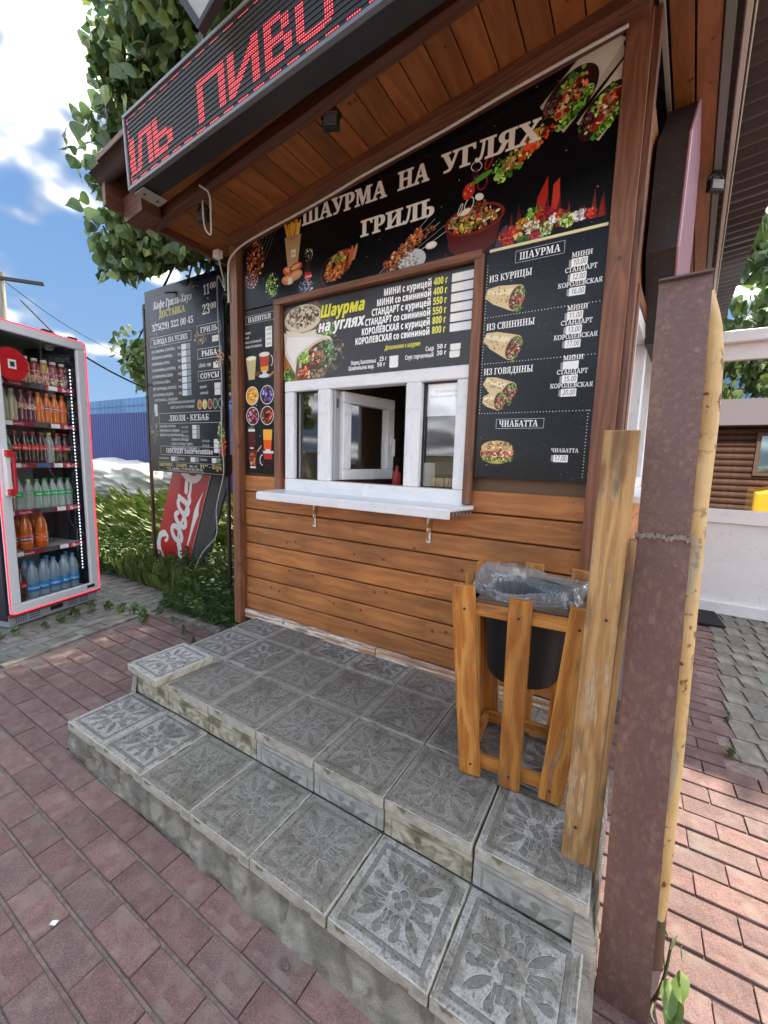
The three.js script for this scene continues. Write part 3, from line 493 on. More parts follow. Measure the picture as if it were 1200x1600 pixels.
function flatBoard(name, label, x0, y0, w, h, z, map, shapePts, thick = 0.005, cat = 'menu board') {
  let g;
  if (shapePts) { const s = new THREE.Shape(shapePts.map((p) => new THREE.Vector2(p[0], p[1]))); g = new THREE.ExtrudeGeometry(s, { depth: thick, bevelEnabled: false }); const p = g.attributes.position, uv = g.attributes.uv; for (let i = 0; i < p.count; i++) uv.setXY(i, (p.getX(i) - x0) / w, (p.getY(i) - y0) / h); g.clearGroups(); g.translate(0, 0, z - thick); }
  else { g = new THREE.BoxGeometry(w, h, thick); g.translate(x0 + w / 2, y0 + h / 2, z - thick / 2); const p = g.attributes.position, uv = g.attributes.uv; for (let i = 0; i < p.count; i++) uv.setXY(i, (p.getX(i) - x0) / w, (p.getY(i) - y0) / h); g.clearGroups(); }
  return single(name, g, gloss(map), label, cat);
}
// long banner above the window
{
  const x0 = -0.075, y0 = 2.252, w = 2.005, h = 0.685;
  const map = printed(x0, y0, w, h, 1000, (k) => {
    const r = rng(301); darkBase(k, w, h, '#0a0a0d', '#111', 302); specks(k, r, x0, x0 + w, y0, y0 + h, 90, ['#8a2a22', '#c05040', '#5a6472', '#b8b0a0', '#6a1a16']);
    // red kebab corner
    for (let i = 0; i < 4; i++) { k.x.strokeStyle = '#8c8c8c'; k.x.lineWidth = 2; k.x.beginPath(); k.x.moveTo(...k.P(0.02 + i * 0.03, 2.5)); k.x.lineTo(...k.P(0.12 + i * 0.035, 2.66 + i * 0.005)); k.x.stroke(); }
    bits(k, r, 0.03, 2.53, 0.075, 0.11, 150, MEAT.concat(['#4c1212', '#7a1e1a', '#2c0e0c']), 0.006, 0.018); bits(k, r, 0.0, 2.42, 0.06, 0.05, 50, ['#d8a0a0', '#b46a6a', '#8a3a44', '#e8c8c0'], 0.004, 0.012);
    // bowl of green onion
    k.x.strokeStyle = '#4a4456'; k.x.lineWidth = 3; k.x.beginPath(); k.x.ellipse(...k.P(0.165, 2.355), 68, 72, 0, 0, 7); k.x.stroke(); bits(k, r, 0.17, 2.35, 0.05, 0.065, 110, ['#7fbf4a', '#b4e07c', '#4a8a2c', '#d8f0a8', '#2c5a20'], 0.004, 0.011);
    // fries in a paper cone
    for (let i = 0; i < 26; i++) { const a = 0.285 + r() * 0.1, q = k.P(a, 2.585 + r() * 0.03); k.x.save(); k.x.translate(...q); k.x.rotate((a - 0.335) * 5 + (r() - 0.5) * 0.4); k.x.fillStyle = ['#e0a83c', '#f0c860', '#c88a28', '#d89830'][i % 4]; k.x.fillRect(-6, -52, 12, 70 + r() * 10); k.x.restore(); }
    poly(k, [[0.275, 2.59], [0.40, 2.585], [0.375, 2.43], [0.30, 2.42]], '#a88a64'); poly(k, [[0.275, 2.59], [0.335, 2.56], [0.40, 2.585], [0.375, 2.43], [0.30, 2.42]], '#b99a72'); rect(k, 0.325, 2.475, 0.034, 0.04, '#e6e2c0'); text(k, '85', 0.330, 2.487, 0.014, NR, '#5a5a50');
    // buns and sausage
    for (const [a, b, rr, c] of [[0.31, 2.405, 0.3, '#c06a34'], [0.36, 2.415, -0.2, '#a8502a'], [0.30, 2.36, 0.15, '#d08a5a'], [0.36, 2.375, -0.15, '#d49468']]) { ell(k, a, b, 0.05, 0.026, c, rr); ell(k, a, b + 0.006, 0.036, 0.012, '#e0a87c', rr); }
    rect(k, 0.30, 2.335, 0.032, 0.036, '#e4e0c8');
    // bottle bursting out of ice
    poly(k, [[0.445, 2.44], [0.46, 2.435], [0.462, 2.40], [0.478, 2.36], [0.462, 2.31], [0.425, 2.32], [0.428, 2.365]], '#3c1a12'); poly(k, [[0.476, 2.37], [0.468, 2.33], [0.424, 2.338], [0.428, 2.378]], '#c01c22'); text(k, 'Coca', 0.43, 2.345, 0.014, 'italic bold $px serif', '#fff'); bits(k, r, 0.455, 2.465, 0.03, 0.035, 40, ['#e8dcb8', '#c8a878', '#fff2d8'], 0.001, 0.006); bits(k, r, 0.435, 2.30, 0.055, 0.035, 70, ['#c8d8e8', '#8ca8c4', '#e8f2fa', '#5a7894'], 0.002, 0.01);
    // roast chicken on a board
    k.x.strokeStyle = '#7a2634'; k.x.lineWidth = 4; k.x.beginPath(); k.x.ellipse(...k.P(0.66, 2.35), 118, 88, -0.3, 2.2, 4.4); k.x.stroke();
    ell(k, 0.66, 2.365, 0.10, 0.055, '#a04a22', -0.5); ell(k, 0.64, 2.35, 0.07, 0.045, '#c06a34', -0.3); bits(k, r, 0.665, 2.365, 0.1, 0.06, 130, ['#b85a28', '#d88a48', '#8a3a1c', '#e8b070', '#6a2a16', '#c4a050'], 0.006, 0.018, 0.5); bits(k, r, 0.65, 2.40, 0.05, 0.02, 40, GREEN.concat(['#d8c060']), 0.003, 0.009); ell(k, 0.745, 2.40, 0.014, 0.045, '#b86a44', 0.2); ell(k, 0.77, 2.41, 0.009, 0.04, '#c88a64', 0.3);
    // skewers
    for (let i = 0; i < 5; i++) { k.x.strokeStyle = ['#b8b8b8', '#8a8a8a'][i % 2]; k.x.lineWidth = 3; k.x.beginPath(); k.x.moveTo(...k.P(0.92 + i * 0.02, 2.275)); k.x.lineTo(...k.P(1.19 + i * 0.025, 2.475 - i * 0.02)); k.x.stroke(); }
    ell(k, 1.10, 2.30, 0.075, 0.05, '#c8ccd4'); bits(k, r, 1.085, 2.30, 0.05, 0.03, 60, ['#e8ecd8', '#b8c890', '#8aa060', '#fff'], 0.003, 0.008); for (let i = 0; i < 5; i++) bits(k, r, 0.965 + i * 0.042, 2.31 + i * 0.026, 0.024, 0.02, 26, ['#c85a30', '#e08a54', '#a03a20', '#f0b080'], 0.005, 0.013); for (let i = 0; i < 7; i++) bits(k, r, 0.99 + i * 0.034, 2.285 + i * 0.022, 0.02, 0.014, 22, MEAT, 0.004, 0.01); ell(k, 1.20, 2.345, 0.03, 0.016, '#d8d4cc'); ell(k, 1.20, 2.347, 0.022, 0.011, '#f2f0e8');
    // stew bowl with falling rings
    poly(k, [[1.27, 2.40], [1.53, 2.41], [1.50, 2.29], [1.45, 2.262], [1.34, 2.262], [1.29, 2.30]], '#571c18'); ell(k, 1.40, 2.405, 0.135, 0.06, '#7a2a22'); ell(k, 1.40, 2.405, 0.122, 0.05, '#2c100c'); bits(k, r, 1.395, 2.405, 0.112, 0.045, 130, ['#c88a4a', '#d8a860', '#8a4a28', '#e0c040', '#7fa03c', '#b03a20', '#e8d8b0'], 0.006, 0.016); bits(k, r, 1.42, 2.445, 0.04, 0.03, 40, MEAT, 0.005, 0.013); ell(k, 1.53, 2.30, 0.02, 0.05, '#4a3a58', 0.4);
    for (const [a, b, rx, ry, c, l] of [[1.375, 2.47, 0.018, 0.03, '#e8e8e0', 4], [1.335, 2.46, 0.006, 0.024, '#e0e0d8', 4], [1.40, 2.615, 0.024, 0.018, '#e4e4dc', 4], [1.455, 2.62, 0.012, 0.032, '#b82a24', 6], [1.43, 2.54, 0.02, 0.024, '#9a2418', 5]]) { k.x.strokeStyle = c; k.x.lineWidth = l; k.x.beginPath(); k.x.ellipse(...k.P(a, b), rx * 1000, ry * 1000, 0.4, 0, 7); k.x.stroke(); }
    ell(k, 1.37, 2.525, 0.027, 0.034, '#c82c20', 0.3); bits(k, r, 1.37, 2.525, 0.018, 0.024, 16, ['#e86a50', '#f0a080', '#a01c14'], 0.003, 0.006); ell(k, 1.42, 2.49, 0.02, 0.014, '#ece8dc', 0.4); ell(k, 1.36, 2.445, 0.024, 0.012, '#ece8dc', -0.3); ell(k, 1.425, 2.565, 0.05, 0.012, '#5a9a34', -0.3); bits(k, r, 1.50, 2.585, 0.03, 0.03, 40, GREEN, 0.003, 0.011); bits(k, r, 1.40, 2.58, 0.02, 0.025, 20, PURP, 0.004, 0.01);
    // flames and vegetables
    for (let i = 0; i < 26; i++) { const a = lerp(1.5, 1.93, r()), hh = 0.03 + r() * 0.1; poly(k, [[a - 0.012, 2.29], [a + 0.004 * (r() - 0.5), 2.30 + hh], [a + 0.014, 2.29]], ['rgba(190,40,24,.5)', 'rgba(220,90,30,.45)', 'rgba(120,20,16,.6)'][i % 3]); }
    poly(k, [[1.655, 2.33], [1.665, 2.42], [1.70, 2.49], [1.705, 2.42], [1.69, 2.33]], '#a82a20'); poly(k, [[1.72, 2.33], [1.722, 2.45], [1.745, 2.47], [1.75, 2.40], [1.735, 2.33]], '#c03a28');
    for (const [a, b, s, c] of [[1.545, 2.30, 0.026, REDS], [1.575, 2.315, 0.024, REDS], [1.56, 2.275, 0.022, REDS], [1.61, 2.335, 0.024, ['#e0a028', '#f0c048', '#c88018']], [1.60, 2.29, 0.018, ['#c89a50', '#e0b870']], [1.645, 2.315, 0.034, ['#ece6c8', '#d8d0a8', '#f6f2e0', '#c4bc90']], [1.655, 2.365, 0.03, GREEN], [1.70, 2.295, 0.032, ['#b8d890', '#8ab860', '#d8ecb8']], [1.685, 2.35, 0.024, REDS], [1.715, 2.355, 0.022, ['#8a1420', '#b02030']], [1.735, 2.325, 0.02, ['#e8e0d0', '#f8f4e8']], [1.76, 2.335, 0.016, REDS], [1.785, 2.305, 0.03, ['#a8d060', '#7aa83c', '#d0e890']], [1.83, 2.315, 0.024, ['#f4f0ec', '#e0dcd8']], [1.665, 2.28, 0.02, ['#9a1c38', '#c04058']], [1.62, 2.27, 0.03, ['#4a7a34', '#3a5f2a']], [1.865, 2.31, 0.018, REDS]]) bits(k, r, a, b, s, s * 0.8, 46, c, 0.004, 0.012);
    rect(k, 1.48, 2.252, 0.46, 0.011, '#e8e0b0');
    // big wraps in the top right corner
    const big = (a, b, L, wd, rot) => { const c = Math.cos(rot), s = Math.sin(rot), at = (u, v) => [a + u * c - v * s, b + u * s + v * c]; poly(k, [at(-L, -wd), at(-L * 0.9, wd), at(L, wd * 0.95), at(L * 1.25, 0), at(L, -wd * 0.9)], '#b8b0a4'); poly(k, [at(-L * 0.2, -wd * 0.8), at(0, wd * 0.9), at(L * 1.1, wd * 0.9), at(L * 1.25, -wd * 0.4)], '#cfc8bc'); ell(k, ...at(-L * 0.35, 0), L * 0.85, wd * 0.98, '#2c1c18', -rot); bits(k, r, ...at(-L * 0.35, wd * 0.4), L * 0.7, wd * 0.35, 60, GREEN, 0.006, 0.016, rot); bits(k, r, ...at(-L * 0.45, -wd * 0.6), L * 0.6, wd * 0.3, 70, GREEN, 0.006, 0.017, rot); bits(k, r, ...at(-L * 0.35, 0), L * 0.65, wd * 0.4, 36, ['#e0b888', '#c8925a', '#f0d4a8', '#a86c3c'], 0.009, 0.02, rot); bits(k, r, ...at(-L * 0.3, 0.0), L * 0.6, wd * 0.5, 12, REDS, 0.008, 0.02, rot); bits(k, r, ...at(-L * 0.7, wd * 0.5), L * 0.3, wd * 0.3, 24, PURP, 0.006, 0.014, rot); };
    big(1.79, 2.775, 0.135, 0.078, 0.75); big(1.905, 2.685, 0.12, 0.06, 0.85);
    ell(k, 1.60, 2.615, 0.13, 0.05, '#1c1410', -0.6); bits(k, r, 1.585, 2.60, 0.12, 0.04, 90, GREEN, 0.006, 0.015, 0.6); bits(k, r, 1.60, 2.62, 0.11, 0.03, 40, ['#d8a060', '#f0c890', '#b87838'], 0.008, 0.017, 0.6); bits(k, r, 1.64, 2.62, 0.09, 0.02, 20, ['#e0502c', '#f07a48', '#c83c20'], 0.008, 0.02, 0.6);
    // lettering in an old Slavonic manner: heavy stems
    text(k, 'ШАУРМА', 0.405, 2.622, 0.078, SB, '#f0ece6', { w: 0.545, bold: 0.004 }); text(k, 'НА', 1.01, 2.628, 0.078, SB, '#f0ece6', { w: 0.165, bold: 0.004 }); text(k, 'УГЛЯХ', 1.235, 2.633, 0.078, SB, '#f0ece6', { w: 0.425, bold: 0.004 });
    text(k, 'ГРИЛЬ', 0.80, 2.472, 0.074, SB, '#f0ece6', { w: 0.41, bold: 0.004 });
  });
  flatBoard('banner', 'long black banner with food pictures and big white lettering along the top of the facade', x0, y0, w, h, WZ + 0.012, map, [[x0, y0], [x0 + w, y0], [x0 + w, soffY(x0 + w) - 0.03], [0.02, soffY(0.02) - 0.03], [x0, soffY(x0) - 0.07]], 0.005, 'banner');
}
// drinks panel
{
  const x0 = -0.074, y0 = 1.246, w = 0.27, h = 0.998;
  const map = printed(x0, y0, w, h, 1000, (k) => {
    const r = rng(311); darkBase(k, w, h, '#0c0e14', '#111', 312); specks(k, r, x0, x0 + w, y0, 2.0, 26, ['#c8ccd8', '#8890a0']);
    rect(k, -0.06, 2.165, 0.245, 0.046, '#c8c8c8', 0.002); text(k, 'НАПИТКИ', -0.04, 2.174, 0.028, SB, '#f4f4f4', { w: 0.2 });
    ['КОФЕ', 'ЧАЙ', 'КВАС РОЗЛИВНОЙ', 'ПИВО РОЗЛИВНОЕ'].forEach((s, i) => text(k, s, -0.066, 2.105 - i * 0.028, 0.014, NB, '#d8d8d8', { w: [0.05, 0.034, 0.145, 0.15][i] }));
    rect(k, 0.112, 2.012, 0.056, 0.118, '#f2f2ee'); ['4.00', '2.00', '4.00', '5.00'].forEach((s, i) => text(k, s, 0.12, 2.108 - i * 0.028, 0.014, NR, '#3a3a3a', { w: 0.04 }));
    poly(k, [[-0.062, 1.955], [0.03, 1.965], [0.015, 1.83], [-0.04, 1.828]], '#c8b488'); ell(k, -0.016, 1.958, 0.047, 0.014, '#e8dcc0'); ell(k, -0.016, 1.957, 0.037, 0.010, '#f4ead4');
    poly(k, [[0.058, 1.97], [0.145, 1.97], [0.135, 1.87], [0.07, 1.87]], '#b8401c'); poly(k, [[0.066, 1.90], [0.138, 1.90], [0.132, 1.87], [0.074, 1.87]], '#e8a030'); ell(k, 0.10, 1.972, 0.046, 0.014, '#e8e0d8'); k.x.strokeStyle = '#d0d0d0'; k.x.lineWidth = 7; k.x.beginPath(); k.x.ellipse(...k.P(0.155, 1.93), 18, 30, 0, -1.5, 1.5); k.x.stroke(); rect(k, 0.085, 1.845, 0.035, 0.03, '#c8ccd0'); ell(k, 0.10, 1.845, 0.05, 0.012, '#d8dce0'); bits(k, r, 0.04, 1.86, 0.03, 0.015, 20, ['#7a3a1c', '#a86030'], 0.004, 0.01); ell(k, 0.16, 1.85, 0.03, 0.007, '#b87a44', -0.6);
    [[-0.01, 1.73, ['#f0a030', '#f8c860', '#e88018', '#fce0a0']], [0.122, 1.73, ['#2c1c4a', '#5a4a8c', '#c04a5a', '#8c9ad8']], [-0.008, 1.605, ['#7a1c38', '#d8a0b8', '#f0d0dc', '#5a1028']], [0.122, 1.605, ['#5a1414', '#c04a30', '#e88a5a', '#3c0c10']]].forEach(([a, b, c]) => { ell(k, a, b, 0.058, 0.058, '#e8e4e0'); ell(k, a, b, 0.053, 0.053, c[0]); bits(k, r, a, b, 0.043, 0.043, 24, c, 0.008, 0.02); });
    poly(k, [[-0.05, 1.525], [0.012, 1.525], [0.008, 1.40], [-0.044, 1.40]], '#5c1018'); ell(k, -0.02, 1.53, 0.028, 0.012, '#3f7a34'); rect(k, -0.05, 1.508, 0.062, 0.016, '#e0d8d8'); rect(k, -0.035, 1.398, 0.032, 0.01, '#d8d8d8');
    poly(k, [[0.085, 1.52], [0.165, 1.52], [0.155, 1.395], [0.092, 1.395]], '#e85a1c'); poly(k, [[0.085, 1.52], [0.165, 1.52], [0.16, 1.455], [0.088, 1.455]], '#f8b040'); rect(k, 0.105, 1.388, 0.042, 0.01, '#e0e0e0');
    poly(k, [[-0.05, 1.385], [0.028, 1.395], [0.018, 1.28], [-0.04, 1.28]], '#6a1c12'); bits(k, r, -0.012, 1.335, 0.03, 0.04, 30, ['#c85a30', '#e8a070', '#8a2a1a'], 0.005, 0.014); rect(k, -0.035, 1.275, 0.05, 0.012, '#e4e0dc'); ell(k, 0.05, 1.40, 0.03, 0.005, '#c8b088', -0.8);
    poly(k, [[0.085, 1.385], [0.175, 1.385], [0.165, 1.275], [0.10, 1.275]], '#2c080c'); poly(k, [[0.09, 1.37], [0.165, 1.37], [0.162, 1.335], [0.096, 1.335]], '#c02a30'); rect(k, 0.085, 1.372, 0.09, 0.016, '#e0e0e4'); k.x.strokeStyle = '#d8d8dc'; k.x.lineWidth = 7; k.x.beginPath(); k.x.ellipse(...k.P(0.08, 1.33), 24, 32, 0, 1.6, 4.8); k.x.stroke();
  });
  flatBoard('drinks_menu', 'narrow dark drinks menu with pictures of glasses left of the window', x0, y0, w, h, WZ + 0.010, map);
}
// menu in the upper half of the window opening
{
  const x0 = 0.254, y0 = 1.798, w = 1.164, h = 0.428;
  const map = printed(x0, y0, w, h, 1100, (k) => {
    const r = rng(321); k.x.fillStyle = '#37383b'; k.x.fillRect(0, 0, 2000, 2000); darkBase(k, w, h, '#36373a', '#222', 322);
    // photograph of a wrap on a wooden table
    poly(k, [[x0, 1.798], [x0, 2.2], [0.50, 2.226], [0.62, 2.1], [0.66, 1.95], [0.56, 1.798]], '#6a5648'); poly(k, [[x0, 1.798], [x0, 1.95], [0.33, 1.92], [0.36, 1.798]], '#b0703c'); bits(k, r, 0.62, 1.93, 0.08, 0.1, 60, ['#5a4c40', '#8a7a68', '#453c36'], 0.01, 0.03);
    ell(k, 0.40, 2.14, 0.14, 0.075, '#dccfb8'); bits(k, r, 0.40, 2.15, 0.12, 0.06, 190, ['#a89478', '#d8c8a8', '#6a5a3c', '#8c7c50', '#c8a890', '#4a4428', '#e8dcc4'], 0.006, 0.017); poly(k, [[0.27, 2.09], [0.40, 2.06], [0.55, 2.075], [0.53, 2.05], [0.40, 2.03], [0.28, 2.06]], '#e8dcc8');
    bits(k, r, 0.57, 2.06, 0.07, 0.035, 60, GREEN, 0.008, 0.02);
    poly(k, [[x0, 2.08], [0.33, 2.05], [0.50, 2.045], [0.60, 2.02], [0.62, 1.99], [0.42, 1.97], [0.36, 1.93], [0.345, 1.84], [x0 + 0.01, 1.95]], '#e4dcd4'); poly(k, [[0.28, 2.05], [0.46, 2.035], [0.56, 2.01], [0.44, 1.985], [0.36, 1.95], [0.33, 1.90], [0.27, 1.98]], '#f2eeea');
    ell(k, 0.50, 1.92, 0.135, 0.08, '#d8c8a8', -0.5); ell(k, 0.505, 1.915, 0.122, 0.07, '#4a3226', -0.5); bits(k, r, 0.58, 1.93, 0.07, 0.07, 90, ['#5a7a48', '#7c9a68', '#3f5a34', '#a0b88a'], 0.008, 0.02); bits(k, r, 0.42, 1.925, 0.05, 0.035, 70, ['#a8cc58', '#d0e890', '#7aa838'], 0.006, 0.016); bits(k, r, 0.50, 1.92, 0.06, 0.05, 60, MEAT.concat(['#e0c8b0']), 0.008, 0.02); bits(k, r, 0.415, 1.84, 0.05, 0.03, 50, ['#d83820', '#f07040', '#e8c8a0', '#b82818'], 0.006, 0.018); bits(k, r, 0.50, 1.83, 0.06, 0.02, 40, ['#a88a68', '#c8b090', '#7a6048'], 0.008, 0.02); bits(k, r, 0.285, 1.825, 0.05, 0.045, 70, ['#6a9a3c', '#a0cc70', '#48742c'], 0.008, 0.022);
    const IT = 'bold $px sans-serif';
    text(k, 'Шаурма', 0.525, 2.125, 0.062, IT, '#f2ee3a', { w: 0.30, skew: -0.2, stroke: '#202022', lw: 0.012, bold: 0.004 }); text(k, 'на углях', 0.512, 2.05, 0.058, IT, '#ffffff', { w: 0.31, skew: -0.2, stroke: '#202022', lw: 0.012, bold: 0.004 });
    const rows = [['МИНИ с курицей', 0.265, '400 г'], ['МИНИ со свининой', 0.305, '400 г'], ['СТАНДАРТ с курицей', 0.335, '550 г'], ['СТАНДАРТ со свининой', 0.375, '550 г'], ['КОРОЛЕВСКАЯ с курицей', 0.395, '800 г'], ['КОРОЛЕВСКАЯ со свининой', 0.435, '800 г']];
    rows.forEach(([s, ww, g], i) => { const y = 2.172 - i * 0.0435; text(k, s, 1.205, y, 0.032, NB, '#ffffff', { w: ww, align: 'right', bold: 0.0015 }); text(k, g, 1.215, y, 0.031, NB, '#f2ee5a', { w: 0.07, bold: 0.001 }); k.x.beginPath(); const [px, py] = k.P(1.305, y + 0.034); k.x.roundRect(px, py, 0.105 * 1100, 0.0365 * 1100, 5); k.x.fillStyle = '#eceef6'; k.x.fill(); rect(k, 1.308, y + 0.001, 0.05, 0.031, '#f6f6f0'); });
    text(k, 'Дополнение к шаурме', 0.955, 1.908, 0.022, NB, '#f0e83c', { w: 0.20, skew: -0.2 });
    [['Перец Халапеньо', 0.745, 1.852, 0.16], ['Шампиньоны мар.', 0.73, 1.825, 0.165], ['Сыр', 1.185, 1.878, 0.045], ['Соус горчичный', 1.075, 1.848, 0.155]].forEach(([s, a, b, ww]) => text(k, s, a, b, 0.022, NB, '#ffffff', { w: ww }));
    text(k, '25 г', 0.925, 1.857, 0.022, NB, '#fff', { w: 0.045 }); text(k, '50 г', 0.912, 1.829, 0.022, NB, '#fff', { w: 0.05 }); text(k, '50 г', 1.245, 1.882, 0.022, NB, '#fff', { w: 0.05 }); text(k, '30 г', 1.245, 1.853, 0.022, NB, '#fff', { w: 0.05 });
    for (const [a, b] of [[0.985, 1.85], [0.985, 1.822], [1.312, 1.872], [1.31, 1.84]]) { rect(k, a, b, 0.052, 0.026, '#ecece6'); rect(k, a + 0.004, b - 0.004, 0.044, 0.03, '#f4f4ee'); }
  });
  flatBoard('window_menu', 'dark grey wrap menu with yellow title directly above the white window frame', x0, y0, w, h, WZ - 0.002, map);
}
// big menu to the right of the window
{
  const x0 = 1.462, y0 = 1.289, w = 0.474, h = 0.961;
  const map = printed(x0, y0, w, h, 1400, (k) => {
    const r = rng(331); darkBase(k, w, h, '#13161b', '#111', 332); specks(k, r, x0, x0 + w, y0, y0 + h, 60, ['#4a505a', '#2c3038', '#6a7078']);
    const dots = (a0, b0, a1, b1) => { const n = Math.round(Math.hypot(a1 - a0, b1 - b0) / 0.0125); for (let i = 0; i <= n; i++) ell(k, lerp(a0, a1, i / n), lerp(b0, b1, i / n), 0.002, 0.002, '#e8e8e8'); };
    rect(k, 1.592, 2.188, 0.19, 0.046, '#e0e0e0', 0.0016); text(k, 'ШАУРМА', 1.607, 2.197, 0.029, SB, '#fafafa', { w: 0.16 });
    const row = (b, t, ww, pr) => { text(k, t, 1.484, b, 0.027, SB, '#fafafa', { w: ww }); ['МИНИ', 'СТАНДАРТ', 'КОРОЛЕВСКАЯ'].forEach((s, i) => { const yy = b + 0.034 - i * 0.054; text(k, s, 1.848, yy, 0.018, SR, '#f6f6f6', { w: [0.075, 0.115, 0.16][i], align: 'center', bold: 0.0008 }); rect(k, 1.803, yy - 0.034, 0.02, 0.026, '#9a9a9c'); rect(k, 1.812, yy - 0.036, 0.058, 0.031, '#f4f4f2'); if (pr[i]) text(k, pr[i], 1.818, yy - 0.03, 0.02, NR, '#2c2c30', { w: 0.047, skew: -0.1 }); }); };
    row(2.13, 'ИЗ КУРИЦЫ', 0.18, ['10.00', '12.00', '16.00']); row(1.932, 'ИЗ СВИНИНЫ', 0.205, ['11.00', '13.00', '17.00']); row(1.742, 'ИЗ ГОВЯДИНЫ', 0.212, ['', '15.00', '20.00']);
    dots(1.475, 2.20, 1.475, 1.58); dots(1.475, 1.985, 1.925, 1.985); dots(1.475, 1.79, 1.925, 1.79); dots(1.475, 1.575, 1.925, 1.575); dots(1.92, 1.575, 1.92, 1.31);
    wrap(k, r, 1.56, 2.062, 0.088, 0.052, -0.28); wrap(k, r, 1.562, 1.868, 0.09, 0.052, -0.42); wrap(k, r, 1.56, 1.68, 0.078, 0.048, -0.5); wrap(k, r, 1.535, 1.63, 0.048, 0.04, -0.1);
    rect(k, 1.555, 1.508, 0.20, 0.04, '#d0d0d0', 0.002); text(k, 'ЧИАБАТТА', 1.567, 1.515, 0.027, SB, '#fafafa', { w: 0.165 });
    ell(k, 1.565, 1.40, 0.075, 0.048, '#c89858'); ell(k, 1.563, 1.425, 0.07, 0.03, '#dcb478'); bits(k, r, 1.565, 1.43, 0.06, 0.018, 40, ['#e8cc9a', '#b88448', '#f0dcb4'], 0.004, 0.012); rect(k, 1.494, 1.388, 0.145, 0.016, '#3c1c14'); bits(k, r, 1.565, 1.396, 0.07, 0.014, 50, ['#d8705a', '#e8988a', '#b84a3c', '#f0b8a8'], 0.006, 0.016); bits(k, r, 1.57, 1.372, 0.068, 0.01, 50, GREEN, 0.004, 0.011);
    text(k, 'ЧИАБАТТА', 1.845, 1.408, 0.017, SB, '#f6f6f6', { w: 0.105, align: 'center' }); rect(k, 1.795, 1.37, 0.02, 0.026, '#9a9a9c'); rect(k, 1.804, 1.367, 0.056, 0.03, '#f4f4f2'); text(k, '17.00', 1.809, 1.373, 0.02, NR, '#2c2c30', { w: 0.046 });
    k.x.globalAlpha = 0.35; bits(k, r, 1.5, 1.47, 0.03, 0.02, 30, ['#c0c4c8'], 0.0005, 0.003); k.x.globalAlpha = 1;
  });
  flatBoard('wrap_menu', 'tall black wrap price menu with dotted lines right of the window', x0, y0, w, h, WZ + 0.010, map);
  // torn strip of an older poster showing beside it
  const om = printed(1.936, 1.30, 0.012, 0.86, 600, (k) => { k.x.fillStyle = '#e8e0d4'; k.x.fillRect(0, 0, 99, 999); const r = rng(340); bits(k, r, 1.942, 1.73, 0.01, 0.43, 90, ['#3a2a22', '#b84a44', '#e8e4da', '#2a2420', '#4a7a3c', '#8a6a50'], 0.003, 0.012); });
  flatBoard('old_poster', 'thin strip of an old colourful poster beside the tall black menu', 1.936, 1.30, 0.008, 0.86, WZ + 0.006, om, null, 0.003, 'poster');
}
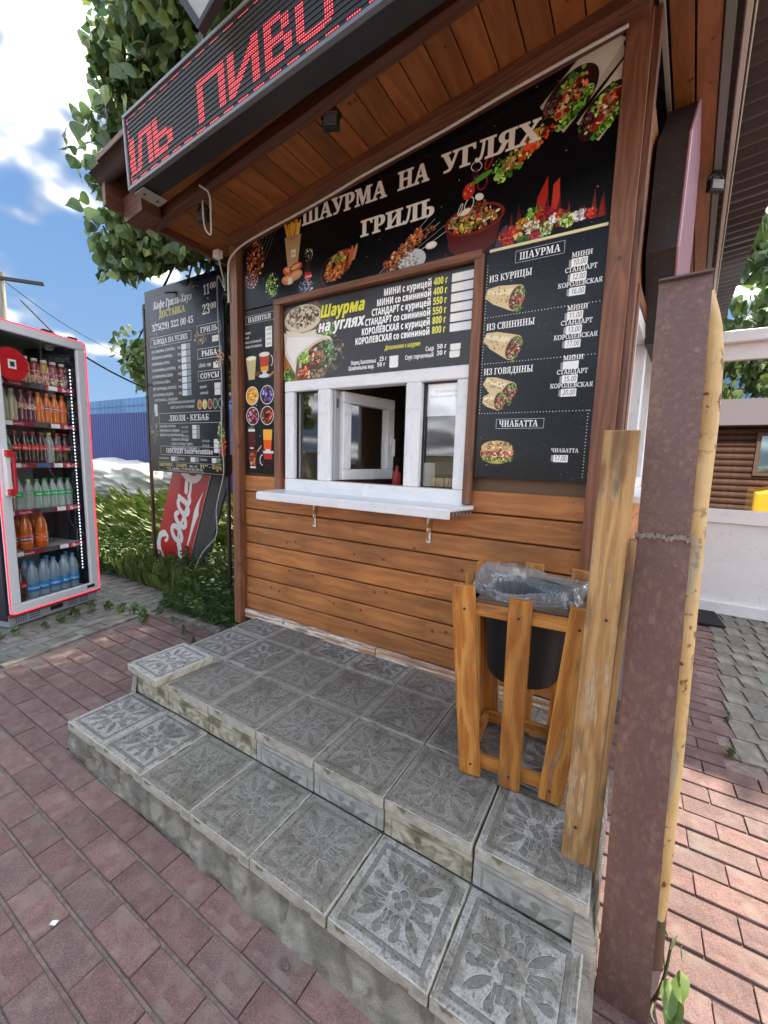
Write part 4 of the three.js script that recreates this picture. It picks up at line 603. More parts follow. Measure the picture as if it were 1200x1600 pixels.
// LED running-text sign, hung along the roof edge
{
  const L = 2.5, H = 0.312, D = 0.1, a = Math.atan(0.083);
  const s = thing('led_sign', 'long black running-text sign with red glowing letters under the roof edge', 'led sign', [0.047, 2.513, -0.06]); s.rotation.z = a;
  const cols = 280, rows = 32, cell = 7;
  const lit = new Uint8Array(cols * rows), set = (c, r) => { if (c >= 0 && c < cols && r >= 0 && r < rows) lit[r * cols + c] = 1; };
  for (let c = 1; c < cols; c++) { if (c % 9 < 6) { set(c, 1); set(c + 3, 30); } } for (let r = 1; r < 31; r++) if (r % 7 < 5) set(1, r);
  const stroke = (x0, y0, x1, y1, t = 4) => { const n = 60; for (let i = 0; i <= n; i++) { const c = lerp(x0, x1, i / n), r = lerp(y0, y1, i / n); for (let q = 0; q < t; q++) set(Math.round(c) + q, Math.round(r)); } };
  const hor = (x0, x1, r) => { for (let c = x0; c <= x1; c++) { set(c, r); set(c, r + 1); set(c, r - (r > 5 ? 1 : -2)); } };
  // rows counted from the bottom: letters stand on row 4, 17 rows tall
  const V = (x, y0 = 4, y1 = 20) => stroke(x, y0, x, y1);
  V(2, 4, 20);                                                                                            // end of the letter that has scrolled off
  stroke(6, 4, 8, 6); stroke(8, 6, 10, 18, 3); hor(10, 18, 19); V(17);                                    // Л
  V(22); hor(22, 32, 4); hor(22, 32, 12); V(33, 6, 11);                                                   // Ь
  V(56); V(70); hor(56, 72, 19);                                                                          // П
  V(76); V(90); stroke(77, 5, 90, 19);                                                                    // И
  V(97); hor(97, 106, 4); hor(97, 106, 12); hor(97, 105, 19); V(107, 6, 11); V(106, 14, 18);              // В
  V(113, 7, 17); V(126, 7, 17); hor(116, 125, 4); hor(116, 125, 19); stroke(113, 6, 115, 5); stroke(125, 5, 126, 6);   // О
  V(150); hor(150, 160, 4); hor(150, 160, 19); hor(150, 158, 12);
  const dots = (fill, on, off) => canvas(cols * cell, rows * cell, (x) => {
    x.fillStyle = fill; x.fillRect(0, 0, cols * cell, rows * cell);
    for (let r = 0; r < rows; r++) for (let c = 0; c < cols; c++) { const l = lit[r * cols + c], px = c * cell + cell / 2, py = (rows - 1 - r) * cell + cell / 2; if (l) { x.fillStyle = on[0]; x.beginPath(); x.ellipse(px, py, 2.9, 3.2, 0, 0, 7); x.fill(); x.fillStyle = on[1]; x.beginPath(); x.ellipse(px, py, 1.3, 1.6, 0, 0, 7); x.fill(); } else if (off) { x.fillStyle = off; x.beginPath(); x.ellipse(px, py, 1.8, 1.8, 0, 0, 7); x.fill(); } }
  });
  const face = new THREE.MeshStandardMaterial({ roughness: 0.55, map: ctex(dots('#141418', ['#a01020', '#ff9a9a'], '#3a3a40'), true, false), emissive: new THREE.Color(1, 1, 1), emissiveMap: ctex(dots('#000', ['#e80c26', '#ffb0a8'], null), true, false), emissiveIntensity: 0.42 });
  const fw = L - 0.03, fh = H - 0.03;
  part('display', new THREE.BoxGeometry(fw, fh, 0.01), [M_dark, M_dark, M_dark, M_dark, face, M_dark], s, [L / 2, H / 2, -0.012]);
  const frameMat = std([0.16, 0.17, 0.19], 0.45, { metalness: 0.3 });
  for (const [x, y, w, h] of [[L / 2, 0.0075, L, 0.015], [L / 2, H - 0.0075, L, 0.015], [0.0075, H / 2, 0.015, H - 0.03], [L - 0.0075, H / 2, 0.015, H - 0.03]]) part('frame_bar', rbox(w, h, 0.02, 0.003), frameMat, s, [x, y, -0.01]);
  // thin louvre blades over each pair of rows
  const bl = []; for (let r = 1; r < 16; r++) bl.push(new THREE.BoxGeometry(fw, 0.0012, 0.003).translate(L / 2, 0.015 + r * fh / 16, -0.006));
  part('louvre', mergeGeometries(bl), std([0.02, 0.02, 0.022], 0.6), s);
  part('housing', new THREE.BoxGeometry(L - 0.004, H - 0.004, D - 0.02), M_black, s, [L / 2, H / 2, -0.02 - (D - 0.02) / 2]);
  const br = std([0.36, 0.34, 0.31], 0.5, { metalness: 0.4 });
  const bracket = part('bracket', mergeGeometries([rbox(0.07, 0.006, 0.11, 0.002), rbox(0.006, 0.05, 0.11, 0.002).translate(-0.034, 0.025, 0)]), br, s, [0.05, -0.005, -0.075], [0, 0, 0.0]);
  for (const z of [-0.03, 0.03]) part('hole', new THREE.CylinderGeometry(0.006, 0.006, 0.002, 10), M_black, bracket, [0, -0.0035, z]);
  part('bracket', rbox(0.04, 0.04, 0.1, 0.003), br, s, [1.3, H / 2, -D - 0.05]); part('bracket', rbox(0.04, 0.04, 0.1, 0.003), br, s, [2.2, H / 2, -D - 0.05]); part('bracket', rbox(0.04, 0.04, 0.1, 0.003), br, s, [0.3, H / 2, -D - 0.05]);
}
// corner of a second framed panel above the sign
{
  const g = thing('framed_panel', 'corner of a grey panel in a dark frame above the running-text sign', 'sign', [0.70, 2.775, 0.02], 0.1); g.rotation.z = 0.62;
  part('panel', rbox(0.46, 0.46, 0.02, 0.002), std([0.34, 0.34, 0.33], 0.6), g, [0.25, 0.25, 0]);
  for (const [x, y, w, h] of [[0.25, 0.01, 0.5, 0.02], [0.25, 0.49, 0.5, 0.02], [0.01, 0.25, 0.02, 0.46], [0.49, 0.25, 0.02, 0.46]]) part('frame_bar', rbox(w, h, 0.03, 0.003), M_dark, g, [x, y, 0.004]);
  part('stay', new THREE.CylinderGeometry(0.012, 0.012, 0.5, 8), std([0.3, 0.16, 0.09], 0.7), g, [0.44, 0.1, -0.16], [1.0, 0, 0.4]);
}
// small lamps and boxes under the eaves
{
  const lamp = (label, pos, ry) => { const t = thing('floodlight', label, 'floodlight', pos, ry, 'floodlights under the eaves'); part('housing', rbox(0.07, 0.055, 0.03, 0.005), M_black, t, [0, -0.06, 0]); part('lens', rbox(0.056, 0.04, 0.004, 0.001), std([0.12, 0.12, 0.13], 0.2), t, [0, -0.06, 0.017]); const arc = new THREE.TorusGeometry(0.04, 0.005, 6, 14, Math.PI); part('bracket', arc, M_black, t, [0, -0.045, 0]); part('mount', rbox(0.04, 0.008, 0.03, 0.002), M_black, t, [0, -0.003, 0]); return t; };
  lamp('small black floodlight under the middle of the front soffit', [0.9, soffY(0.9) + 0.002, -0.43], 0.4);
  lamp('small black floodlight under the left end of the soffit near the hanging wire', [0.02, soffY(0.02) + 0.002, -0.46], 0.2);
  const z = -2.0, x = sideX(z) + 0.2; const l3 = lamp('small black floodlight clamped to the roof edge right of the octagonal lightbox', [x, soffY(x) + 0.0, z], 0.6); l3.scale.setScalar(1.15);
  single('junction_box', rbox(0.05, 0.045, 0.04, 0.004), M_white, 'small white junction box at the left end of the eaves', 'junction box', [-0.235, 2.588, -0.74]);
}
// octagonal lightbox on the side wall
{
  const t = thing('lightbox', 'dark octagonal lightbox with a pink face on the right side wall', 'lightbox', [sideX(-1.56) + 0.0, 2.44, -1.56], Math.PI / 2 - SA);
  const R = 0.5 / Math.cos(Math.PI / 8), sh = new THREE.Shape(); for (let i = 0; i < 8; i++) { const a = Math.PI / 8 + i * Math.PI / 4; i ? sh.lineTo(Math.cos(a) * R, Math.sin(a) * R) : sh.moveTo(Math.cos(a) * R, Math.sin(a) * R); }
  const wear = ctex(noiseTex([40, 35, 37], [52, 46, 46], 256, 256, 6, 6, 351, 0.15, 4, { lo: 0.72, hi: 0.8, f: 44, c: [104, 96, 94], a: 0.4 }));
  part('housing', metreUV(new THREE.ExtrudeGeometry(sh, { depth: 0.105, bevelEnabled: false }), 'x', 0, 0, 2), std([1, 1, 1], 0.5, { map: wear }), t, [0, 0, 0.012]);
  part('face', metreUV(new THREE.ExtrudeGeometry(sh, { depth: 0.006, bevelEnabled: true, bevelSize: 0.004, bevelThickness: 0.003, bevelSegments: 1 }), 'x', 0, 0, 2), std([0.52, 0.33, 0.40], 0.25, { map: ctex(noiseTex([226, 214, 220], [255, 246, 250], 256, 256, 3, 30, 352, 0.05)) }), t, [0, 0, 0.118]);
}

// ---------------------------------------------------------------- bin of wooden slats with a bucket and a bag
function bar2(a, b, w, d, mat, parent, name, up = new THREE.Vector3(0, 0, 1), ov = 0) {   // board from a to b, width w (sideways), depth d
  const A = new THREE.Vector3(...a), B = new THREE.Vector3(...b), L = A.distanceTo(B), y = B.clone().sub(A).normalize(), x = new THREE.Vector3().crossVectors(y, up).normalize(), z = new THREE.Vector3().crossVectors(x, y);
  const g = rbox(w, L, d, 0.003, 'y', kr() * 3, kr() * 3); g.applyMatrix4(new THREE.Matrix4().makeBasis(x, y, z)); g.translate((A.x + B.x) / 2, (A.y + B.y) / 2, (A.z + B.z) / 2);
  return part(name, g, mat, parent);
}
{
  const bin = thing('litter_bin', 'square litter bin of worn yellow wooden slats at the right end of the steps', 'bin', [1.815, PLAT, -0.42], 0.09);
  // local: bottom half size 0.155, top half size 0.208, height 0.69
  const hb = 0.158, ht = 0.208, H = 0.685;
  const Y = [0, 1, 2];
  for (let s = 0; s < 4; s++) {
    const g = new THREE.Matrix4().makeRotationY(s * Math.PI / 2);
    const tr = (p) => { const v = new THREE.Vector3(...p).applyMatrix4(g); return [v.x, v.y, v.z]; };
    const nrm = new THREE.Vector3(0, 0, 1).applyMatrix4(g);
    for (let k = -1; k <= 1; k++) { const dx = (kr() - 0.5) * 0.008; bar2(tr([k * (hb - 0.032) + dx, 0.004 + kr() * 0.006, hb]), tr([k * (ht - 0.036) + dx, H + (kr() - 0.5) * 0.02, ht]), 0.07, 0.02, M_yellow[(s + k + 4) % 3], bin, 'slat', nrm); }
    bar2(tr([-hb + 0.026, 0.05, hb - 0.021]), tr([hb - 0.026, 0.05, hb - 0.021]), 0.02, 0.045, M_yellow[1], bin, 'rail', new THREE.Vector3(0, 1, 0));
    bar2(tr([-ht + 0.034, H - 0.07, ht - 0.03]), tr([ht - 0.034, H - 0.07, ht - 0.03]), 0.03, 0.045, M_yellow[0], bin, 'rail', new THREE.Vector3(0, 1, 0));
    bar2(tr([-ht + 0.02, H - 0.042, ht - 0.045]), tr([ht - 0.02, H - 0.042, ht - 0.045]), 0.06, 0.012, M_dirtyTop, bin, 'top_board', new THREE.Vector3(0, 1, 0));
    for (let k = -1; k <= 1; k++) for (const [yy, hh] of [[0.05, lerp(hb, ht, 0.07)], [H - 0.07, lerp(hb, ht, 0.9)]]) { const p = tr([k * (lerp(hb, ht, yy / H) - 0.034), yy, hh + 0.0105]); part('screw', new THREE.SphereGeometry(0.0045, 8, 6), M_dark, bin, p); }
  }
  const pr = [[0.0, 0], [0.115, 0], [0.12, 0.01], [0.148, 0.3], [0.158, 0.304], [0.158, 0.312], [0.146, 0.312], [0.142, 0.3], [0.112, 0.012], [0, 0.01]].map((p) => new THREE.Vector2(...p));
  const bc = bin.position;
  const bk = thing('bucket', 'black plastic bucket hanging inside the slatted bin', 'bucket', [bc.x, PLAT + H - 0.345, bc.z]);
  part('body', new THREE.LatheGeometry(pr, 48), std([0.010, 0.010, 0.011], 0.62), bk);
  part('rim_bar', new THREE.TorusGeometry(0.163, 0.006, 8, 48).rotateX(Math.PI / 2), M_black, bk, [0, 0.306, 0]);
  // bag: thin film folded over the bucket rim, crumpled
  const nu = 220, nv = 34, pos = [], idx = [];
  for (let j = 0; j <= nv; j++) for (let i = 0; i <= nu; i++) {
    const a = i / nu * Math.PI * 2, v = j / nv, ca = Math.cos(a), sa = Math.sin(a); let rr, y;
    if (v < 0.5) { const t = v / 0.5; rr = lerp(0.092, 0.132, t) + 0.044 * smooth(0.84, 1, t); y = lerp(-0.24, 0.035 + 0.016 * Math.sin(a * 2 + 0.6), t); } else { const t = (v - 0.5) / 0.5; rr = 0.176 + 0.010 * Math.sin(t * Math.PI) + 0.004 * t; y = lerp(0.035 + 0.016 * Math.sin(a * 2 + 0.6), -0.052 - 0.022 * fbm(a * 2 + 4, 2, 3, 6), t); }
    const n = fbm(ca * 4 + 9, sa * 4 + v * 5, 3, 3) - 0.5, n2 = fbm(ca * 22 + 3, sa * 22 + v * 3, 3, 5) - 0.5; rr += (n * 0.022 + n2 * 0.022 * (0.4 + v)) * (v > 0.3 ? 1 : 0.5); y += (n * 0.02 + n2 * 0.012) * (v > 0.4 ? 1 : 0.3);
    pos.push(ca * rr, y, sa * rr);
  }
  for (let j = 0; j < nv; j++) for (let i = 0; i < nu; i++) { const q = j * (nu + 1) + i; idx.push(q, q + 1, q + nu + 1, q + 1, q + nu + 2, q + nu + 1); }
  const bg = new THREE.BufferGeometry(); bg.setAttribute('position', new THREE.Float32BufferAttribute(pos, 3)); bg.setIndex(idx); bg.computeVertexNormals();
  single('bin_bag', bg, new THREE.MeshPhysicalMaterial({ color: new THREE.Color(0.86, 0.88, 0.9), roughness: 0.12, transmission: 0.86, thickness: 0, side: THREE.DoubleSide, specularIntensity: 1, clearcoat: 0.3 }), 'crumpled clear plastic bag lining the bucket of the bin', 'bag', [bc.x, PLAT + H - 0.03, bc.z]);
}
// ---------------------------------------------------------------- end post of the steps: yellow board, rusty channel, pole
{
  const rustTex = (seed, w, h) => ctex(canvas(w, h, (x) => {
    const r = rng(seed); x.fillStyle = 'rgb(104,77,73)'; x.fillRect(0, 0, w, h);
    for (let i = 0; i < 2600; i++) { const e = r() < 0.35 ? (r() < 0.6 ? r() * 0.3 : 1 - r() * 0.2) : r(); x.globalAlpha = 0.05 + r() * 0.17; x.fillStyle = ['rgb(150,122,108)', 'rgb(134,106,96)', 'rgb(90,66,62)', 'rgb(160,134,116)', 'rgb(128,94,62)'][i % 5]; const q = 2 + Math.pow(r(), 2) * 16; x.beginPath(); x.ellipse(e * w, r() * h, q * 0.8, q, r() * 3, 0, 7); x.fill(); }
    for (let i = 0; i < 420; i++) { x.globalAlpha = 0.10 + r() * 0.2; x.strokeStyle = 'rgb(158,134,122)'; x.lineWidth = 1 + r() * 1.6; const q = 3 + r() * 7; x.beginPath(); x.ellipse(r() * w, r() * h, q * 0.8, q, 0, r() * 3, 3 + r() * 4); x.stroke(); }
    for (let i = 0; i < 900; i++) { x.globalAlpha = 0.05 + r() * 0.12; x.fillStyle = 'rgb(126,92,52)'; x.beginPath(); x.ellipse(Math.pow(r(), 2.2) * w * 0.5, h * (0.2 + 0.8 * r()), 1 + r() * 9, 2 + r() * 14, 0, 0, 7); x.fill(); }
    for (let i = 0; i < 120; i++) { x.globalAlpha = 0.3 + r() * 0.3; x.fillStyle = 'rgb(176,158,150)'; x.beginPath(); x.arc(r() * w, r() * h, 0.8 + r() * 1.8, 0, 7); x.fill(); } x.globalAlpha = 1;
    const im = x.getImageData(0, 0, w, h), d = im.data; for (let k = 0; k < d.length; k += 4) { const g = 1 + (hash(k, 3, seed) - 0.5) * 0.12; d[k] *= g; d[k + 1] *= g; d[k + 2] *= g; } x.putImageData(im, 0, 0);
  }), true, false);
  const ch = thing('metal_post', 'tall brown weathered sheet-metal channel post at the right end of the steps', 'post', [2.189, 0, -0.02], -0.06); ch.rotation.order = 'YXZ'; ch.rotation.z = 0.024; ch.rotation.x = -0.122;
  const mk = (y0, y1, w, z, seed, px) => {
    const s = new THREE.Shape(); s.moveTo(-w / 2, -0.06); s.lineTo(-w / 2, 0); s.lineTo(w / 2, 0); s.lineTo(w / 2, -0.075); s.lineTo(w / 2 - 0.012, -0.075); s.lineTo(w / 2 - 0.012, -0.072); s.lineTo(w / 2 - 0.003, -0.072); s.lineTo(w / 2 - 0.003, -0.003); s.lineTo(-w / 2 + 0.003, -0.003); s.lineTo(-w / 2 + 0.003, -0.06); s.closePath();
    const n = 40, g = new THREE.ExtrudeGeometry(s, { depth: y1 - y0, steps: n, bevelEnabled: false }); g.rotateX(-Math.PI / 2); g.scale(1, 1, -1); const idx = g.index ? g.index.array : null;
    const p = g.attributes.position, uv = g.attributes.uv; for (let i = 0; i < p.count; i++) { const x = p.getX(i), y = p.getY(i), zz = p.getZ(i); uv.setXY(i, clamp((x + w / 2) / w + (zz < -0.004 ? 0.2 : 0)), clamp((y) / (y1 - y0))); const wob = (fbm(y * 6 + seed, x * 30, 3, seed) - 0.5) * 0.004; p.setXYZ(i, x + wob * 0.5, y + y0, zz + wob); }
    if (!g.index) { const a = p.array; for (let i = 0; i < a.length; i += 9) for (let q = 0; q < 3; q++) { const t = a[i + 3 + q]; a[i + 3 + q] = a[i + 6 + q]; a[i + 6 + q] = t; const U = uv.array; } for (let i = 0; i < uv.array.length; i += 6) for (let q = 0; q < 2; q++) { const t = uv.array[i + 2 + q]; uv.array[i + 2 + q] = uv.array[i + 4 + q]; uv.array[i + 4 + q] = t; } }
    g.clearGroups(); g.computeVertexNormals(); return part('sheet', g, new THREE.MeshStandardMaterial({ map: rustTex(seed, 256, 1536), roughness: 0.5, metalness: 0.1, bumpMap: noiseBump, bumpScale: 0.001, side: THREE.DoubleSide }), ch, [px, 0, z]);
  };
  mk(-0.02, 1.195, 0.114, 0.0, 401, 0); mk(1.2, 1.835, 0.109, -0.005, 402, 0.001);
  { const g = new THREE.BoxGeometry(0.116, 0.012, 0.006, 30, 1, 1), p = g.attributes.position; for (let i = 0; i < p.count; i++) { p.setY(i, p.getY(i) + (hash(Math.round(p.getX(i) * 260), 1, 7) - 0.5) * 0.010); p.setZ(i, p.getZ(i) + (hash(Math.round(p.getX(i) * 260), 2, 9) - 0.3) * 0.004); } g.computeVertexNormals(); part('seam', g, std([0.24, 0.19, 0.16], 0.8), ch, [0, 1.196, 0.0005]); }
  part('top_plate', rbox(0.11, 0.006, 0.085, 0.002), std([0.10, 0.08, 0.08], 0.5), ch, [0, 1.838, -0.035]);
  const half = new THREE.CylinderGeometry(0.032, 0.032, 0.02, 20, 1, false, -Math.PI / 2, Math.PI).rotateX(Math.PI / 2); part('curved_cap', half, std([0.33, 0.28, 0.21], 0.6), ch, [0.014, 1.841, -0.05], [0, 0, Math.PI * 0.5 - Math.PI * 0.5]);
  const bd = thing('wooden_board', 'upright worn yellow board beside the bin on the upper step', 'board', [2.056, 0.25, -0.118]); bd.rotation.z = -0.004;
  board('plank', 0.078, 1.195, 0.024, M_old[0], bd, [0, 0.597, 0], null, 'y', 0.003); for (const [x, y] of [[0.01, 0.72], [-0.01, 0.12]]) part('screw', new THREE.CylinderGeometry(0.004, 0.004, 0.003, 8).rotateX(Math.PI / 2), M_dark, bd, [x, y, 0.013]);
  const bd2 = thing('wooden_board', 'narrow edge board squeezed between the upright yellow board and the brown metal post', 'board', [2.102, 0.17, -0.125]);
  board('plank', 0.016, 1.02, 0.05, M_old[1], bd2, [0, 0.5, 0], [0, 0, -0.012], 'y', 0.003);
  // pole, slightly bent, with rust spots
  const ptx = ctex(pixels(1024, 256, (i, j) => { const u = j / 256, v = i / 1024, n = fbm(u * 5, v * 24, 4, 411), s = smooth(0.58, 0.70, fbm(u * 12 + 2, v * 105, 5, 412)) * smooth(0.38, 0.6, fbm(u * 2 + 5, v * 14, 3, 415)), top = 0; let c = [0, 1, 2].map((q) => lerp([172, 138, 84][q], [206, 180, 128][q], n)); c = c.map((x, q) => lerp(x, [84, 52, 28][q], s * 0.9)); const gsp = smooth(0.6, 0.7, fbm(u * 4, v * 9, 3, 413)); return c.map((x, q) => lerp(x, [150, 146, 130][q], gsp * 0.7)); }), true, true);
  const curve = new THREE.CatmullRomCurve3([[2.252, 0.12, -0.2], [2.247, 0.6, -0.235], [2.236, 1.2, -0.275], [2.234, 1.55, -0.3], [2.222, 1.7, -0.31], [2.196, 1.79, -0.305]].map((p) => new THREE.Vector3(...p)));
  const pole = thing('round_pole', 'pale yellow rust-spotted pole behind the brown metal post', 'pole');
  part('shaft', new THREE.TubeGeometry(curve, 60, 0.031, 18), std([1, 1, 1], 0.6, { map: ptx, bumpMap: noiseBump, bumpScale: 0.001 }), pole);
  part('foot', new THREE.CylinderGeometry(0.03, 0.036, 0.15, 14), std([0.09, 0.05, 0.03], 0.85), pole, [2.252, 0.07, -0.198]);
}

// ---------------------------------------------------------------- leaves and plants
function leafGeo(kind) {      // unit leaf, stem at origin, tip along +y, slightly folded
  let out; if (kind === 'heart') out = [[0, 0], [0.12, -0.07], [0.28, -0.06], [0.42, 0.04], [0.49, 0.2], [0.47, 0.36], [0.36, 0.54], [0.22, 0.7], [0.09, 0.86], [0, 1.0]]; else if (kind === 'nettle') out = [[0, 0], [0.2, 0.08], [0.3, 0.28], [0.24, 0.55], [0.12, 0.8], [0, 1]]; else out = [[0, 0], [0.1, 0.12], [0.15, 0.4], [0.1, 0.75], [0, 1]];
  const pos = [], idx = [], n = out.length;
  for (let s = -1; s <= 1; s += 2) { const b = pos.length / 3; out.forEach(([x, y]) => { pos.push(0, y, -0.06 * Math.sin(y * 3)); pos.push(s * x, y, 0.16 * x - 0.10 * y * y + 0.04 * Math.sin(x * 9 + y * 7)); }); for (let i = 0; i < n - 1; i++) { const a = b + i * 2; if (s > 0) idx.push(a, a + 1, a + 3, a, a + 3, a + 2); else idx.push(a, a + 3, a + 1, a, a + 2, a + 3); } }
  const g = new THREE.BufferGeometry(); g.setAttribute('position', new THREE.Float32BufferAttribute(pos, 3)); g.setIndex(idx); g.computeVertexNormals(); return g;
}
const heart = leafGeo('heart'), nettle = leafGeo('nettle'), lance = leafGeo('lance');
const leafMat = (c, o = {}) => new THREE.MeshPhysicalMaterial({ color: new THREE.Color(...c), roughness: 0.48, transmission: 0.4, thickness: 0, side: THREE.DoubleSide, ...o });
function instances(name, geo, mat, list, parent, cols, seed) {
  const m = new THREE.InstancedMesh(geo, mat, list.length), r = rng(seed), c = new THREE.Color(); list.forEach((M, i) => { m.setMatrixAt(i, M); const q = cols[Math.floor(r() * cols.length)], v = 0.8 + r() * 0.4; m.setColorAt(i, c.setRGB(q[0] * v, q[1] * v, q[2] * v)); });
  m.name = name; shadow(m); m.userData.kind = 'stuff'; parent.add(m); return m;
}
const LEAFCOL = [[0.12, 0.20, 0.06], [0.10, 0.17, 0.06], [0.15, 0.24, 0.07], [0.08, 0.15, 0.06], [0.22, 0.31, 0.09], [0.28, 0.36, 0.10]];
const mat4 = (p, e, s) => new THREE.Matrix4().compose(new THREE.Vector3(...p), new THREE.Quaternion().setFromEuler(new THREE.Euler(...e)), new THREE.Vector3(s, s, s));
function limb(pts, r0, r1, seg = 8) { const c = new THREE.CatmullRomCurve3(pts.map((p) => new THREE.Vector3(...p))), n = pts.length * 5, g = new THREE.TubeGeometry(c, n, 1, seg), p = g.attributes.position; for (let i = 0; i <= n; i++) { const t = i / n, ctr = c.getPointAt(t), rr = lerp(r0, r1, t); for (let j = 0; j <= seg; j++) { const k = i * (seg + 1) + j, v = new THREE.Vector3().fromBufferAttribute(p, k).sub(ctr).multiplyScalar(rr * (1 + 0.14 * (hash(i, j % seg, 3) - 0.5))); p.setXYZ(k, ctr.x + v.x, ctr.y + v.y, ctr.z + v.z); } } g.computeVertexNormals(); return g; }
const M_bark = std([1, 1, 1], 0.95, { map: ctex(noiseTex([38, 32, 26], [82, 72, 60], 256, 256, 14, 4, 421, 0.3)), bumpMap: noiseBump, bumpScale: 0.01 });
// a tree: clumps of leaves at the ends of real limbs
function tree(name, label, base, trunkPts, clumps, opt) {
  const t = thing(name, label, 'tree', base, 0, opt.group), r = rng(opt.seed); const tp = trunkPts;
  part('trunk', limb(tp, opt.r0, opt.r1, 10), M_bark, t);
  const bg = [], list = [], singles = []; const top = tp[tp.length - 1];
  clumps.forEach(([cx, cy, cz, cr, n], q) => {
    if (q % (opt.limbEvery || 1) === 0) { const s = tp[tp.length - 1 - Math.floor(r() * Math.min(3, tp.length - 1))]; bg.push(limb([s, [lerp(s[0], cx, 0.5) + (r() - 0.5) * 0.2, lerp(s[1], cy, 0.55), lerp(s[2], cz, 0.5) + (r() - 0.5) * 0.2], [cx, cy, cz]], 0.03, 0.007, 5)); }
    for (let i = 0; i < n; i++) { let x, y, z, d; do { x = r() * 2 - 1; y = r() * 2 - 1; z = r() * 2 - 1; d = x * x + y * y + z * z; } while (d > 1 || d < 0.04); const px = cx + x * cr, py = cy + y * cr, pz = cz + z * cr; if (opt.keep && !opt.keep(px, py, pz)) continue; list.push(mat4([px, py, pz], [Math.PI * 0.9 + (r() - 0.5) * 1.5, r() * 6.28, (r() - 0.5) * 1.2], opt.size * (0.45 + r() * 1.0))); }
  });
  if (bg.length) part('limbs', mergeGeometries(bg), M_bark, t);
  // the leaves that show largest are meshes of their own
  if (opt.singles) { const sc = list.map((M, i) => { const e = M.elements, d = Math.hypot(e[12] + base[0] - camP.x, e[13] - camP.y, e[14] + base[2] - camP.z); _f.set(e[12] + base[0], e[13] + base[1], e[14] + base[2]).project(camera); const vis = Math.abs(_f.x) < 1 && Math.abs(_f.y) < 1 && _f.z < 1 && _f.x < -0.3; return [vis ? d : 99, i]; }).sort((a, b) => a[0] - b[0]).slice(0, opt.singles); const mats = LEAFCOL.map((c) => leafMat(c)), gone = new Set(sc.map((s) => s[1])); sc.forEach(([, i]) => { const m = part('leaf', opt.geo || heart, mats[i % mats.length], t); m.matrix.copy(list[i]); m.matrix.decompose(m.position, m.quaternion, m.scale); }); const rest = list.filter((_, i) => !gone.has(i)); instances('crown', opt.geo || heart, leafMat([1, 1, 1]), rest, t, LEAFCOL, opt.seed + 1); }
  else instances('crown', opt.geo || heart, leafMat([1, 1, 1]), list, t, opt.cols || LEAFCOL, opt.seed + 1);
  return t;
}
{
  const r = rng(431), cl = [];
  const addEll = (c, R, n, cr, per) => { for (let i = 0; i < n; i++) { let x, y, z, d; do { x = r() * 2 - 1; y = r() * 2 - 1; z = r() * 2 - 1; d = x * x + y * y + z * z; } while (d > 1 || d < 0.25); cl.push([c[0] + x * R[0], c[1] + y * R[1], c[2] + z * R[2], cr * (0.7 + r() * 0.6), Math.round(per * (0.7 + 0.6 * r()))]); } };
  // local to the trunk foot at (-1.0, -1.95)
  addEll([0.3, 4.3, 0.3], [1.02, 1.8, 1.02], 165, 0.33, 235);
  addEll([-0.3, 3.2, 1.05], [0.3, 0.6, 0.3], 20, 0.2, 90);
  addEll([-0.55, 2.95, 0.75], [0.3, 0.4, 0.3], 12, 0.2, 80);
  addEll([0.8, 5.0, -2.3], [1.9, 2.1, 2.2], 120, 0.62, 130);  // rear crown mass hidden from view, added to shade the left paving and cooler
  addEll([0.35, 2.75, 0.55], [0.55, 0.5, 0.5], 20, 0.26, 130);
  addEll([-0.55, 2.5, 0.05], [0.45, 0.55, 0.25], 12, 0.24, 60);
  addEll([-1.9, 2.55, 0.05], [0.35, 0.5, 0.25], 9, 0.2, 60);
  addEll([-0.1, 3.0, -0.2], [0.7, 0.7, 0.5], 16, 0.32, 80);
  tree('poplar_tree', 'leafy poplar with heart-shaped leaves hanging over the left end of the kiosk', [-1.0, 0, -1.95], [[0.02, -0.05, 0], [0.06, 0.9, 0.02], [0.1, 1.9, 0.03], [0.14, 2.9, 0.1], [0.2, 4.0, 0.15], [0.25, 5.2, 0.1]], cl, { r0: 0.14, r1: 0.05, seed: 432, size: 0.078, singles: 200, limbEvery: 2, keep: (x, y, z) => { const wx = x - 1.0, wz = z - 1.95; return !(wx > -0.36 && y < soffY(wx) + 0.22 && wz < 0.1) && y > 1.75 && !(wz > -1.52 && wx < -0.3 && y < 1.53 + 0.64 * (1.041 - wz)); } });
}
